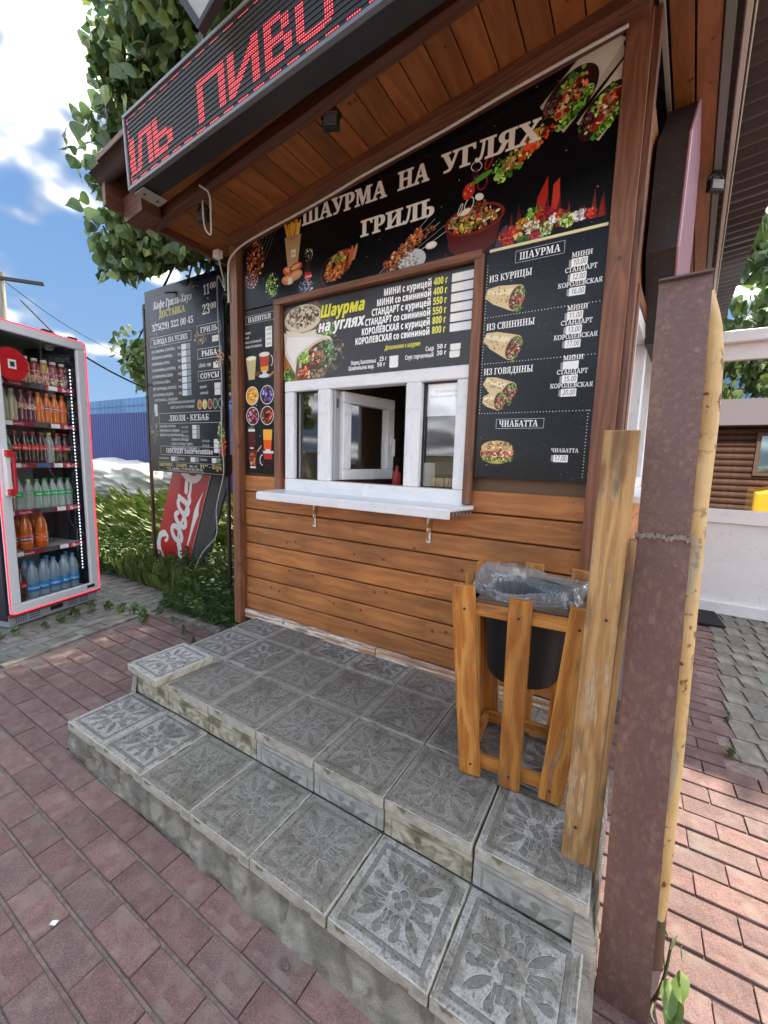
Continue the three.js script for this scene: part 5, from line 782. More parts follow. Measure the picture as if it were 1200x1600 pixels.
// ---------------------------------------------------------------- bushes, grass, weeds
{
  const r = rng(441);
  // ground cover in the bed left of the kiosk
  const soil = structure('soil', metreUV(new THREE.PlaneGeometry(18, 6, 40, 20).rotateX(-Math.PI / 2), 'x', 0, 0, 0.8), std([0.07, 0.085, 0.035], 0.95)); soil.position.set(-9.2, -0.014, -3.95);
  const list = [], lan = [], stems = [];
  for (let i = 0; i < 1500; i++) {
    const x = -0.2 - Math.pow(r(), 0.9) * 3.4, z = -0.97 - Math.pow(r(), 1.25) * 1.7; if (x < -1.35 && z > -1.0 - (-1.35 - x) * 0.9 && x > -2.6) continue; if (x < -1.5 && z > -1.15) continue; if (x > -0.22 && z < -0.8) continue;
    const h = (0.13 + 0.32 * Math.pow(r(), 1.1)) * (z > -1.15 ? 0.55 : 1) * (x > -0.9 ? 1 : 0.85), lx = (r() - 0.5) * 0.1, lz = (r() - 0.5) * 0.1;
    for (let k = 0; k < 10; k++) { const t = 0.15 + 0.85 * k / 9, a = k * 2.4 + r(); list.push(mat4([x + lx * t + Math.cos(a) * 0.012, h * t, z + lz * t + Math.sin(a) * 0.012], [0.9 + r() * 0.7, -a + Math.PI / 2, (r() - 0.5) * 0.5], (0.042 + r() * 0.042) * (1.15 - t * 0.5))); }
  }
  const bush = thing('green_bush', 'low dense green nettle-like bush along the kerb left of the kiosk', 'bush', [0, 0, 0]); bush.userData.kind = 'stuff';
  instances('foliage', nettle, leafMat([1, 1, 1]), list, bush, [[0.13, 0.22, 0.06], [0.095, 0.175, 0.055], [0.16, 0.25, 0.07], [0.075, 0.145, 0.05]], 442);
  for (let i = 0; i < 26000; i++) { const q = r(), x = -1.3 - q * 10, z = -1.2 - Math.pow(r(), 1.3) * (2.4 + q * 2.4); if (x > -2.3 && z > -1.2) continue; if (x < -1.5 && z > -1.1 - (x < -2.5 ? 0 : 0.1)) continue; const h = 0.09 + r() * 0.19 + q * 0.12; lan.push(mat4([x, 0, z], [(r() - 0.5) * 0.9, r() * 6.28, (r() - 0.5) * 0.7], h)); }
  for (let i = 0; i < 420; i++) { const x = -2.0 - r() * 4.2, z = -1.75 - r() * 1.9, n = 9; const h = 0.25 + r() * 0.5; for (let k = 0; k < n; k++) { const t = 0.2 + 0.8 * k / n, a = k * 2.4; lan.push(mat4([x + (r() - 0.5) * 0.06, h * t, z + (r() - 0.5) * 0.06], [0.7 + r() * 0.5, a, 0], 0.12 + r() * 0.08)); } }
  const grass = thing('tall_grass', 'sunlit tall grass and weeds behind the drinks cooler', 'grass', [0, 0, 0]); grass.userData.kind = 'stuff';
  instances('blades', lance, leafMat([1, 1, 1], { transmission: 0.45 }), lan, grass, [[0.17, 0.25, 0.05], [0.14, 0.22, 0.05], [0.22, 0.27, 0.06], [0.10, 0.16, 0.04]], 443);
  // small weeds in the paving joints, each its own plant
  const weed = (x, z, s, label) => { const t = thing('weed', label, 'weed', [x, 0, z], r() * 6, 'weeds in the paving joints'), n = 26, gs = []; for (let k = 0; k < n; k++) { const a = k * 2.4, q = 0.03 * r(), g = nettle.clone(); g.applyMatrix4(mat4([Math.cos(a) * q, 0.008 + 0.05 * r() * (1.2 - q * 20), Math.sin(a) * q], [0.5 + r() * 0.8, -a + Math.PI / 2, (r() - 0.5) * 0.6], 0.018 + r() * 0.02)); gs.push(g); } const mg = mergeGeometries(gs); part('leaves', mg, leafMat([0.10, 0.17, 0.045]), t); part('stem', new THREE.CylinderGeometry(0.002, 0.003, 0.06, 6), leafMat([0.10, 0.14, 0.05]), t, [0, 0.03, 0]); t.scale.setScalar(s); };
  const near = [[-1.66, -0.02], [-1.6, 0.1], [-1.62, -0.2], [-1.65, -0.3], [-1.7, -0.42], [-1.72, -0.55], [-1.66, -0.66], [-1.5, -0.66], [-1.38, -0.72], [-1.27, -0.72], [-1.15, -0.66], [-1.2, -0.82], [-0.95, -0.8], [-0.7, -0.72], [-0.5, -0.66], [-0.42, -0.84]];
  near.forEach(([x, z], i) => weed(x, z, 0.7 + r() * 0.8, i < 7 ? 'small green weed in front of the cooler base, ' + ORD[i] + ' from the left' : 'small green weed in the red paving near the bushes, ' + ORD[i - 7] + ' from the left'));
  weed(2.665, -1.72, 0.6, 'small green weed in the dark joint between red and grey paving, farther one'); weed(2.625, -1.36, 0.7, 'small green weed in the dark joint between red and grey paving, nearer one');
  // weed at the foot of the metal post
  const t = thing('sprouting_weed', 'leafy weed sprouting at the foot of the brown metal post', 'weed', [2.262, 0, -0.09]);
  const leaves = [[0.02, 0.20, 0.0, 0.9, 1.2, 0.11], [0.035, 0.16, 0.03, 1.4, 0.6, 0.12], [0.0, 0.19, -0.02, 0.6, 2.4, 0.09], [0.03, 0.12, 0.05, 1.7, 0.9, 0.13], [0.015, 0.14, 0.045, 1.9, 0.1, 0.10], [0.04, 0.18, -0.01, 1.2, 1.7, 0.08], [0.02, 0.1, 0.06, 2.0, 0.5, 0.08], [-0.01, 0.05, 0.1, 1.2, 0.2, 0.08], [0.03, 0.04, 0.13, 1.3, 0.9, 0.07]];
  leaves.forEach(([x, y, z, rx, ry, s]) => part('leaf', lance.clone().scale(1.5, 1, 1), leafMat([0.14, 0.23, 0.06]), t, [x, y, z], [rx, ry, 0])); t.children.forEach((c, i) => c.scale.setScalar(leaves[i][5] * 0.8));
  part('stem', mergeGeometries([limb([[0, 0, 0], [0.012, 0.09, 0.01], [0.02, 0.2, 0.0]], 0.005, 0.003, 6), limb([[0, 0.01, 0], [0.03, 0.08, 0.04], [0.03, 0.12, 0.06]], 0.003, 0.002, 6), limb([[0, 0.01, 0.01], [-0.01, 0.03, 0.06], [0.02, 0.05, 0.12]], 0.004, 0.002, 6)]), leafMat([0.12, 0.13, 0.05]), t);
}

// ---------------------------------------------------------------- free-standing menu board on steel posts
{
  const t = thing('menu_board_stand', 'tall navy menu board on thin rusty posts left of the kiosk', 'menu board', [0, 0, -1.42]);
  const x0 = -2.235, y0 = 1.162, w = 1.195, h = 1.77;
  const map = printed(x0, y0, w, h, 880, (k) => {
    const r = rng(451); darkBase(k, w, h, '#10131c', '#111', 452);
    k.x.fillStyle = '#1a2236'; k.x.fillRect(0, 0, 2000, h * 880 * 0.4); darkBase2(k, r);
    const rr = (a, b, ww, hh, c) => { const [px, py] = k.P(a, b + hh); k.x.beginPath(); k.x.roundRect(px, py, ww * 880, hh * 880, 22); k.x.fillStyle = c; k.x.fill(); };
    rr(-2.13, 2.50, 0.70, 0.36, '#2c364c'); rr(-1.40, 2.52, 0.33, 0.36, '#2c364c');
    k.x.globalAlpha = 0.5; bits(k, r, -2.1, 2.5, 0.06, 0.3, 60, ['#c8b890', '#8a7a5c', '#e0d4b4'], 0.004, 0.02); bits(k, r, -1.45, 2.86, 0.08, 0.04, 24, ['#d8cca8', '#b0a480'], 0.003, 0.014); k.x.globalAlpha = 1;
    text(k, 'Кафе Гриль-Хауз', -2.09, 2.745, 0.066, 'italic bold $px serif', '#f6f6f4', { w: 0.61 }); text(k, 'ДОСТАВКА', -2.0, 2.655, 0.062, SB, '#e8dc3c', { w: 0.42 }); text(k, '375(29) 322 00 45', -2.12, 2.545, 0.06, SB, '#f6f6f4', { w: 0.66 });
    text(k, '11', -1.31, 2.755, 0.085, SB, '#fff', { w: 0.09 }); text(k, '00', -1.215, 2.79, 0.05, SB, '#fff', { w: 0.08 }); text(k, '-', -1.26, 2.7, 0.05, SB, '#fff'); text(k, '23', -1.33, 2.59, 0.085, SB, '#fff', { w: 0.11 }); text(k, '00', -1.215, 2.625, 0.05, SB, '#fff', { w: 0.08 });
    const head = (s, a, b, ww, hh, tw) => { rect(k, a, b, ww, hh, '#d8d8d8', 0.004); text(k, s, a + (ww - tw) / 2, b + hh * 0.22, hh * 0.56, SB, '#f6f6f6', { w: tw }); };
    head('БЛЮДА НА УГЛЯХ', -2.16, 2.395, 0.66, 0.085, 0.56); head('ГРИЛЬ', -1.41, 2.42, 0.33, 0.085, 0.24); head('РЫБА', -1.41, 2.215, 0.33, 0.085, 0.22); head('СОУСЫ', -1.41, 2.02, 0.33, 0.085, 0.27);
    ['ИЗ СВИНИНЫ (КОРЕЙКА)', 'ИЗ СВИНИНЫ (ВЫРЕЗКА)', 'ИЗ СВИНИНЫ (РЁБРА)', 'ИЗ БАРАНИНЫ (КОРЕЙКА)', 'ИЗ БАРАНИНЫ (ШЕЯ)', 'ИЗ БАРАНИНЫ (РЁБРА)', 'ИЗ КУРИЦЫ (ФИЛЕ)', 'ИЗ КУРИЦЫ (БЕДРО)'].forEach((s, i) => { const y = 2.335 - i * 0.06; text(k, s, -2.15, y, 0.026, NB, '#d8d8dc', { w: 0.40 - (i % 3) * 0.05 }); text(k, '100г', -1.72, y, 0.024, NB, '#c8c8cc', { w: 0.06 }); rect(k, -1.655, y - 0.014, 0.075, 0.052, '#e6eaee'); rect(k, -1.578, y - 0.014, 0.062, 0.052, '#8c98a4'); });
    text(k, 'КАРТОФЕЛЬ С ГРИБАМИ', -2.13, 1.865, 0.024, NB, '#d0d0d4', { w: 0.4 }); text(k, 'ШАМПИНЬОНЫ НА МАНГАЛЕ', -1.90, 1.832, 0.024, NB, '#d0d0d4', { w: 0.43 }); text(k, 'СЫР СУЛУГУНИ В ЛАВАШЕ', -1.86, 1.785, 0.024, NB, '#d0d0d4', { w: 0.38 }); rect(k, -2.14, 1.72, 0.06, 0.12, '#d8dce0');
    for (const [a, b] of [[-1.20, 2.345], [-1.19, 2.12], [-1.18, 1.94], [-1.18, 1.885]]) rect(k, a, b, 0.085, 0.052, '#e8e4dc'); text(k, 'КУРИЦА', -1.40, 2.36, 0.03, NB, '#c8b8a8', { w: 0.12 }); text(k, 'СЁМГА, 100г', -1.40, 2.14, 0.03, NB, '#e0e0e0', { w: 0.18 }); text(k, 'красный', -1.39, 1.955, 0.026, NB, '#d8d8d8', { w: 0.1 }); text(k, 'чесночный', -1.39, 1.90, 0.026, NB, '#d8d8d8', { w: 0.12 });
    bits(k, r, -1.36, 2.40, 0.09, 0.06, 40, MEAT.concat(['#e8d8a0']), 0.006, 0.02); bits(k, r, -1.10, 2.2, 0.05, 0.08, 40, ['#d88a60', '#8a4a3c', '#f0c8a0'], 0.006, 0.02);
    [['#d88a3c', '#a85a1c'], ['#e8dc5a', '#d0c030'], ['#a8402c', '#7a2018'], ['#2c5a34', '#1c3c22'], ['#2c2630', '#16141a']].forEach(([a, b], i) => { ell(k, -1.40 + i * 0.075, 1.81, 0.034, 0.046, '#c8c4bc'); ell(k, -1.40 + i * 0.075, 1.81, 0.028, 0.039, a); ell(k, -1.395 + i * 0.075, 1.80, 0.014, 0.02, b); });
    head('ЛЮЛЯ - КЕБАБ', -2.06, 1.645, 0.96, 0.10, 0.62);
    ['ЛЮЛЯ-КЕБАБ ИЗ СВИНИНЫ', 'ЛЮЛЯ-КЕБАБ ИЗ ГОВЯДИНЫ', 'КЕБАБ ИЗ БАРАНИНЫ', 'КЕБАБ ИЗ КУРИЦЫ', 'КЕБАБ ИЗ КУРИЦЫ С СЫРОМ', 'КЕБАБ ИЗ КУРИЦЫ С ГРИБАМИ'].forEach((s, i) => { const a = i < 3 ? -2.06 : -1.86, y = 1.605 - i * 0.043; text(k, s, a, y, 0.024, NB, '#d8d8dc', { w: 0.28 + (i % 3) * 0.06 }); const pa = i < 3 ? -1.52 : -1.205, py = 1.595 - i * 0.043; text(k, '60/15/20г', pa - 0.17, py, 0.022, NB, '#c0c0c4', { w: 0.11 }); rect(k, pa, py - 0.01, 0.062, 0.04, '#e8ecec'); rect(k, pa + 0.062, py - 0.01, 0.05, 0.04, '#90a09a'); });
    k.x.globalAlpha = 0.75; bits(k, r, -2.15, 1.6, 0.06, 0.16, 70, ['#7a6a50', '#b0a080', '#4a3c2c', '#c8a870'], 0.006, 0.02); k.x.globalAlpha = 1;
    bits(k, r, -1.10, 1.52, 0.05, 0.12, 80, GREEN.concat(['#f0e8c0', '#d8e0a0']), 0.008, 0.022); bits(k, r, -1.08, 1.42, 0.04, 0.1, 60, REDS.concat(['#e8c040', '#8a4a2c']), 0.008, 0.022);
    head('ОВОЩИ запечённые', -2.05, 1.335, 0.92, 0.085, 0.74); ['БАКЛАЖАНЫ', 'ПЕРЦЫ', 'ТОМАТЫ'].forEach((s, i) => { text(k, s, -2.08 + i * 0.33, 1.29, 0.022, NB, '#c8c8cc', { w: [0.17, 0.1, 0.11][i] }); rect(k, -1.88 + i * 0.32, 1.275, 0.07, 0.046, '#e8ecec'); rect(k, -1.81 + i * 0.32, 1.275, 0.055, 0.046, '#8c9a98'); });
    rect(k, -2.10, 1.175, 1.02, 0.088, '#b8b4a0', 0.004); text(k, 'БИЗНЕС - ЛАНЧ', -2.085, 1.222, 0.03, SB, '#ece08a', { w: 0.46 }); text(k, 'ПН - ПТ', -1.58, 1.222, 0.02, NB, '#e0e0e0', { w: 0.12 }); text(k, '11°° - 16°°', -1.42, 1.222, 0.034, SB, '#f0e8a0', { w: 0.3 }); text(k, 'тел. драйв: +375(29) 322 00 00', -1.96, 1.196, 0.018, SB, '#f0ecd0', { w: 0.58 }); text(k, 'http://grillhouse.by/   grillhouseminsk', -1.92, 1.179, 0.013, NR, '#e0e0e0', { w: 0.56 });
    bits(k, r, -1.14, 1.26, 0.06, 0.06, 40, ['#e8c83c', '#d84a30', '#8a2a40'].concat(GREEN), 0.006, 0.02);
  });
  function darkBase2(k, r) { for (let i = 0; i < 60; i++) { k.x.globalAlpha = 0.06; k.x.fillStyle = '#5a6a86'; k.x.beginPath(); k.x.ellipse(r() * 1060, r() * 600, 60 * r() + 10, 30 * r() + 6, r() * 3, 0, 7); k.x.fill(); } k.x.globalAlpha = 1; }
  const g = new THREE.BoxGeometry(w, h, 0.012), p = g.attributes.position, uv = g.attributes.uv; for (let i = 0; i < p.count; i++) uv.setXY(i, p.getX(i) / w + 0.5, p.getY(i) / h + 0.5); g.clearGroups();
  part('panel', g, gloss(map), t, [x0 + w / 2, y0 + h / 2, 0.014], [0, 0, -0.004]);
  const steel = std([1, 1, 1], 0.6, { map: ctex(noiseTex([52, 34, 30], [86, 60, 52], 128, 256, 5, 14, 461, 0.2)) });
  for (const x of [-2.30, -1.06]) part('post', rbox(0.028, x < -2 ? 2.86 : 2.6, 0.028, 0.002, 'y'), steel, t, [x, (x < -2 ? 2.86 : 2.6) / 2 - 0.03, -0.012]);
  for (const y of [1.28, 1.95, 2.8]) part('cross_bar', rbox(1.24, 0.025, 0.02, 0.002), steel, t, [-1.68, y, -0.004]); part('top_bracket', rbox(0.07, 0.02, 0.02, 0.002), steel, t, [-2.27, 2.83, -0.008]);
  // loose white cable hanging down its right side
  single('hanging_cable', new THREE.TubeGeometry(new THREE.CatmullRomCurve3([[-0.25, 2.57, -0.76], [-0.5, 2.52, -1.0], [-1.09, 2.84, -1.385], [-1.09, 2.5, -1.385], [-1.06, 2.0, -1.385], [-1.07, 1.5, -1.38], [-1.06, 1.2, -1.385], [-1.22, 0.85, -1.42], [-1.23, 0.6, -1.42], [-1.45, 0.4, -1.43], [-1.6, 0.2, -1.44], [-1.62, 0.03, -1.44]].map((p) => new THREE.Vector3(...p))), 120, 0.0055, 6), M_cable, 'thin pale cable hanging down beside the navy menu board', 'cable');
}
// ---------------------------------------------------------------- discarded red sign leaning in the bushes
function script(x, s, col) {       // flowing white script, drawn along +x, 1 unit = s px
  x.save(); x.scale(s, s); x.strokeStyle = col; x.fillStyle = col; x.lineCap = 'round'; x.lineJoin = 'round';
  const st = (w, f) => { x.lineWidth = w * 1.2; x.beginPath(); f(); x.stroke(); };
  const C = (o, k) => { x.save(); x.translate(o, 0); st(0.13, () => { x.moveTo(0.62, -0.62); x.bezierCurveTo(0.5, -0.95, 0.0, -0.75, -0.02, -0.22); x.bezierCurveTo(-0.02, 0.2, 0.35, 0.22, 0.62, -0.02); }); st(0.07, () => { x.moveTo(0.62, -0.62); x.bezierCurveTo(0.66, -0.5, 0.55, -0.42, 0.48, -0.52); if (k) { x.moveTo(0.62, -0.02); x.bezierCurveTo(1.0, -0.3, 1.3, 0.1, 2.1, -0.1); } }); x.restore(); };
  const o = (a) => { st(0.1, () => { x.ellipse(a, -0.18, 0.13, 0.22, 0.35, 0, 6.3); }); };
  C(0, true); o(0.82); st(0.1, () => { x.moveTo(1.28, -0.32); x.bezierCurveTo(1.2, -0.5, 1.02, -0.2, 1.06, -0.02); x.bezierCurveTo(1.1, 0.12, 1.25, 0.02, 1.33, -0.1); }); o(1.5); st(0.1, () => { x.moveTo(1.66, -0.4); x.bezierCurveTo(1.58, -0.1, 1.62, 0.1, 1.8, -0.06); }); st(0.1, () => { x.moveTo(1.86, -0.2); x.lineTo(2.05, -0.26); });
  C(2.2, false); o(3.0); st(0.09, () => { x.moveTo(3.2, -0.05); x.bezierCurveTo(3.4, -0.4, 3.55, -0.9, 3.4, -0.9); x.bezierCurveTo(3.25, -0.85, 3.25, -0.1, 3.45, 0); x.bezierCurveTo(3.52, 0, 3.58, -0.08, 3.6, -0.1); }); o(3.75); st(0.1, () => { x.moveTo(3.9, -0.4); x.bezierCurveTo(3.82, -0.1, 3.86, 0.1, 4.05, -0.06); });
  x.restore();
}
{
  const t = thing('red_sign', 'discarded red sign with white script leaning in the bushes behind the menu board', 'sign', [-2.60, 0.02, -1.56]); t.rotation.order = 'YXZ'; t.rotation.set(-0.06, 0.0, -0.328);
  const W = 0.62, H = 1.7;
  const map = ctex(canvas(512, 1400, (x, w, h) => { x.fillStyle = '#b8202a'; x.fillRect(0, 0, w, h); const r = rng(471); for (let i = 0; i < 300; i++) { x.globalAlpha = 0.08; x.fillStyle = r() > 0.5 ? '#d84a48' : '#8a1018'; x.beginPath(); x.ellipse(r() * w, r() * h, 4 + r() * 40, 3 + r() * 14, r() * 3, 0, 7); x.fill(); } x.globalAlpha = 1; x.translate(w * 0.64, h - 170); x.rotate(-Math.PI / 2); x.lineWidth = 1; script(x, 390, '#eeeef0'); x.fillStyle = '#eeeef0'; x.beginPath(); x.moveTo(120, 84); x.bezierCurveTo(300, 118, 460, 96, 560, 92); x.bezierCurveTo(640, 84, 700, 100, 820, 150); x.bezierCurveTo(720, 128, 660, 132, 600, 158); x.bezierCurveTo(470, 118, 300, 140, 120, 84); x.fill(); }), true, false);
  const g = new THREE.BoxGeometry(W, H, 0.025), p = g.attributes.position, uv = g.attributes.uv; for (let i = 0; i < p.count; i++) uv.setXY(i, p.getX(i) / W + 0.5, p.getY(i) / H + 0.5); g.clearGroups();
  part('panel', g, gloss(map), t, [W / 2, H / 2, 0]);
  part('edge_strip', rbox(0.008, H, 0.03, 0.002), M_steel, t, [W + 0.006, H / 2, 0]);
  part('side_panel', rbox(0.25, H, 0.02, 0.002), std([0.035, 0.037, 0.045], 0.5), t, [W + 0.138, H / 2, -0.003]);
  const gs = []; for (let j = 0; j < 46; j++) for (let i = 0; i < 6; i++) gs.push(new THREE.BoxGeometry(0.012, 0.012, 0.004).translate(W + 0.05 + i * 0.02, 0.2 + j * 0.03, 0.009)); const lm = mergeGeometries(gs); part('lamp_grid', lm, std([0.10, 0.11, 0.10], 0.35), t);
}
// ---------------------------------------------------------------- drinks cooler with its bottles
{
  const w = 0.72, D = 0.66, H = 2.2, y0 = 0.06;
  // local x runs along the front from the near edge to the far edge, local z points out of the door
  const ry = Math.atan2(0.964, -0.267), org = new THREE.Vector3(-1.795, 0, -0.038);
  const c = thing('drinks_cooler', 'tall glass-door drinks cooler with a glowing red rim at the left edge', 'cooler', [org.x, 0, org.z], ry);
  const sideMat = std([0.012, 0.014, 0.03], 0.4), greyMat = std([0.30, 0.32, 0.36], 0.4), inMat = std([0.42, 0.44, 0.47], 0.5);
  part('side_panel', rbox(0.03, H, D, 0.004), sideMat, c, [0.015, y0 + H / 2, -D / 2 - 0.03]); part('side_panel', rbox(0.03, H, D, 0.004), sideMat, c, [w - 0.015, y0 + H / 2, -D / 2 - 0.03]);
  part('back_panel', rbox(w - 0.062, H - 0.02, 0.02, 0.002), inMat, c, [w / 2, y0 + H / 2, -D - 0.016]); part('top_panel', rbox(w - 0.062, 0.03, D - 0.02, 0.003), inMat, c, [w / 2, y0 + H - 0.018, -D / 2 - 0.03]);
  part('bottom_panel', rbox(w - 0.062, 0.05, D - 0.02, 0.003), inMat, c, [w / 2, y0 + 0.06, -D / 2 - 0.03]);
  // plinth with vent holes
  const pl = part('plinth', rbox(w - 0.02, 0.095, D * 0.96, 0.004), greyMat, c, [w / 2, 0.058, -D / 2 - 0.012]);
  const hg = []; for (const bx of [0.06, 0.16, 0.46, 0.56]) for (let i = 0; i < 5; i++) for (let j = 0; j < 3; j++) hg.push(new THREE.CylinderGeometry(0.0055, 0.0055, 0.003, 8).rotateX(Math.PI / 2).translate(bx + i * 0.016 - w / 2, -0.022 + j * 0.018, D * 0.48)); part('vent_holes', mergeGeometries(hg), M_black, pl); part('vent_slot', rbox(0.1, 0.035, 0.004, 0.001), M_black, pl, [-0.0, 0.0, D * 0.48]);
  // door
  const door = grp('door', c), frameMat = std([0.68, 0.71, 0.76], 0.32), fb = 0.07, dh = H - 0.06, dy = 0.115;
  for (const [x, y, ww, hh] of [[w / 2, dy + fb / 2, w - 0.02, fb], [w / 2, dy + dh - fb / 2, w - 0.02, fb], [0.01 + fb / 2, dy + dh / 2, fb, dh - 2 * fb], [w - 0.01 - fb / 2, dy + dh / 2, fb, dh - 2 * fb]]) part('door_bar', rbox(ww, hh, 0.035, 0.008), frameMat, door, [x, y, 0.0]);
  part('pane', new THREE.BoxGeometry(w - 2 * fb + 0.0, dh - 2 * fb + 0.02, 0.006), M_glass, door, [w / 2, dy + dh / 2, 0.0]);
  const red = new THREE.MeshStandardMaterial({ color: new THREE.Color(0.6, 0.03, 0.06), emissive: new THREE.Color(1.0, 0.07, 0.11), emissiveIntensity: 0.42, roughness: 0.4 });
  const rs = new THREE.CatmullRomCurve3([[0.03, 0, 0], [w - 0.03, 0, 0], [w - 0.006, 0.025, 0], [w - 0.006, dh - 0.025, 0], [w - 0.03, dh, 0], [0.03, dh, 0], [0.006, dh - 0.025, 0], [0.006, 0.025, 0]].map((p) => new THREE.Vector3(...p)), true, 'catmullrom', 0.02);
  part('glowing_rim', new THREE.TubeGeometry(rs, 400, 0.0052, 8, true), red, door, [0, dy, 0.016]);
  part('rim', rbox(w, 0.02, 0.03, 0.004), std([0.25, 0.015, 0.03], 0.4), door, [w / 2, dy - 0.012, -0.004]);
  const hd = part('handle', rbox(0.035, 0.34, 0.04, 0.008), std([0.7, 0.71, 0.72], 0.35), door, [0.045, 1.18, 0.042]); part('handle_grip', mergeGeometries([rbox(0.04, 0.05, 0.03, 0.006).translate(0, 0.14, 0.028), rbox(0.02, 0.3, 0.02, 0.006).translate(0.03, 0, 0.028), rbox(0.04, 0.05, 0.03, 0.006).translate(0, -0.14, 0.028)]), std([0.5, 0.02, 0.03], 0.35), hd);
  part('badge', rbox(0.07, 0.026, 0.004, 0.002), M_black, door, [w - 0.09, dy + 0.045, 0.019]);
  for (const x of [0.42, 0.62]) part('hinge', rbox(0.07, 0.02, 0.03, 0.004), M_black, door, [x, dy + dh + 0.012, 0.0]);
  // inside light strip along the far edge
  const ledY = dy + dh / 2, led = [], nl = 60; for (let i = 0; i < nl; i++) led.push(new THREE.BoxGeometry(0.008, 0.012, 0.004).translate(0, -0.86 + i * 1.72 / nl, 0)); part('light_strip', mergeGeometries(led), new THREE.MeshStandardMaterial({ color: 0x888888, emissive: new THREE.Color(0.85, 0.95, 1), emissiveIntensity: 0.8 }), c, [w - fb - 0.03, ledY, -0.05], [0, -0.6, 0]);
  const li = new THREE.RectAreaLight(new THREE.Color(0.85, 0.95, 1), 4, 0.02, 1.7); li.position.set(w - fb - 0.045, ledY, -0.06); li.rotation.y = Math.PI / 2 + 0.5; c.add(li); li.name = 'light';
  // round stickers inside the glass
  const stick = ctex(canvas(128, 128, (x) => { x.fillStyle = '#c01826'; x.fillRect(0, 0, 128, 128); x.fillStyle = '#e8e8e8'; x.fillRect(46, 46, 36, 30); x.fillStyle = '#30343a'; x.fillRect(54, 52, 20, 16); }), true, false);
  part('sticker', new THREE.CylinderGeometry(0.115, 0.115, 0.002, 40).rotateX(Math.PI / 2), std([1, 1, 1], 0.4, { map: stick }), door, [0.16, 1.965, -0.006]);
  // shelves with printed price strips
  const shelfY = [1.835, 1.535, 1.215, 0.852, 0.528]; const shelfNames = ['top', 'second', 'third', 'fourth', 'fifth'];
  const stripTex = [0, 1, 2].map((q) => ctex(canvas(512, 36, (x) => { const r = rng(480 + q); x.fillStyle = '#8a1c34'; x.fillRect(0, 0, 512, 36); x.fillStyle = '#2c343c'; if (q < 2) x.fillRect(190 + q * 60, 2, 120, 32); x.fillStyle = q === 2 ? '#2a6a9c' : '#4a545c'; x.fillRect(230, 4, 90, 28); x.fillStyle = '#dfe3e6'; x.fillRect(340, 3, 58, 30); x.fillRect(40 + q * 30, 3, 40, 30); for (const [a, s] of [[10, 20], [110, 18], [430, 19]]) { x.save(); x.translate(a, 25); script(x, s * 0.9, '#f0dce0'); x.restore(); } }), true, false));
  shelfY.forEach((y, i) => { const s = part('shelf', rbox(w - 0.09, 0.008, D - 0.12, 0.002), std([0.5, 0.52, 0.54], 0.35), c, [w / 2, y + 0.02, -0.09 - (D - 0.12) / 2]); const g = new THREE.BoxGeometry(w - 0.1, 0.04, 0.006), uv = g.attributes.uv, p = g.attributes.position; for (let q = 0; q < p.count; q++) uv.setXY(q, p.getX(q) / (w - 0.1) + 0.5, p.getY(q) / 0.04 + 0.5); g.clearGroups(); part('price_strip', g, std([1, 1, 1], 0.35, { map: stripTex[i % 3] }), s, [0, -0.008, (D - 0.12) / 2 + 0.006]); });
  // bottles
  const lathe = (pts) => new THREE.LatheGeometry(pts.map((p) => new THREE.Vector2(...p)), 20);
  const shapes = {
    juice: { body: lathe([[0, 0], [0.03, 0], [0.033, 0.006], [0.033, 0.12], [0.031, 0.125], [0.033, 0.13], [0.032, 0.155], [0.022, 0.178], [0.019, 0.185], [0.019, 0.19]]), lab: [0.0336, 0.02, 0.115], cap: [0.021, 0.188, 0.02], h: 0.21 },
    small: { body: lathe([[0, 0.004], [0.022, 0], [0.03, 0.008], [0.032, 0.03], [0.029, 0.075], [0.032, 0.10], [0.032, 0.14], [0.024, 0.18], [0.013, 0.212], [0.012, 0.225]]), lab: [0.0326, 0.10, 0.142], cap: [0.0145, 0.222, 0.016], h: 0.24 },
    big: { body: lathe([[0, 0.006], [0.03, 0], [0.042, 0.012], [0.045, 0.05], [0.042, 0.11], [0.045, 0.15], [0.044, 0.19], [0.036, 0.24], [0.016, 0.282], [0.0135, 0.295]]), lab: [0.0462, 0.06, 0.13], cap: [0.016, 0.292, 0.018], h: 0.31 },
  };
  const pet = (c3, tr = 0) => new THREE.MeshPhysicalMaterial({ color: new THREE.Color(...c3), roughness: 0.12, transmission: tr, thickness: 0, clearcoat: 0.5, side: tr ? THREE.DoubleSide : THREE.FrontSide });
  const labTex = (f) => ctex(canvas(256, 96, f), true, true);
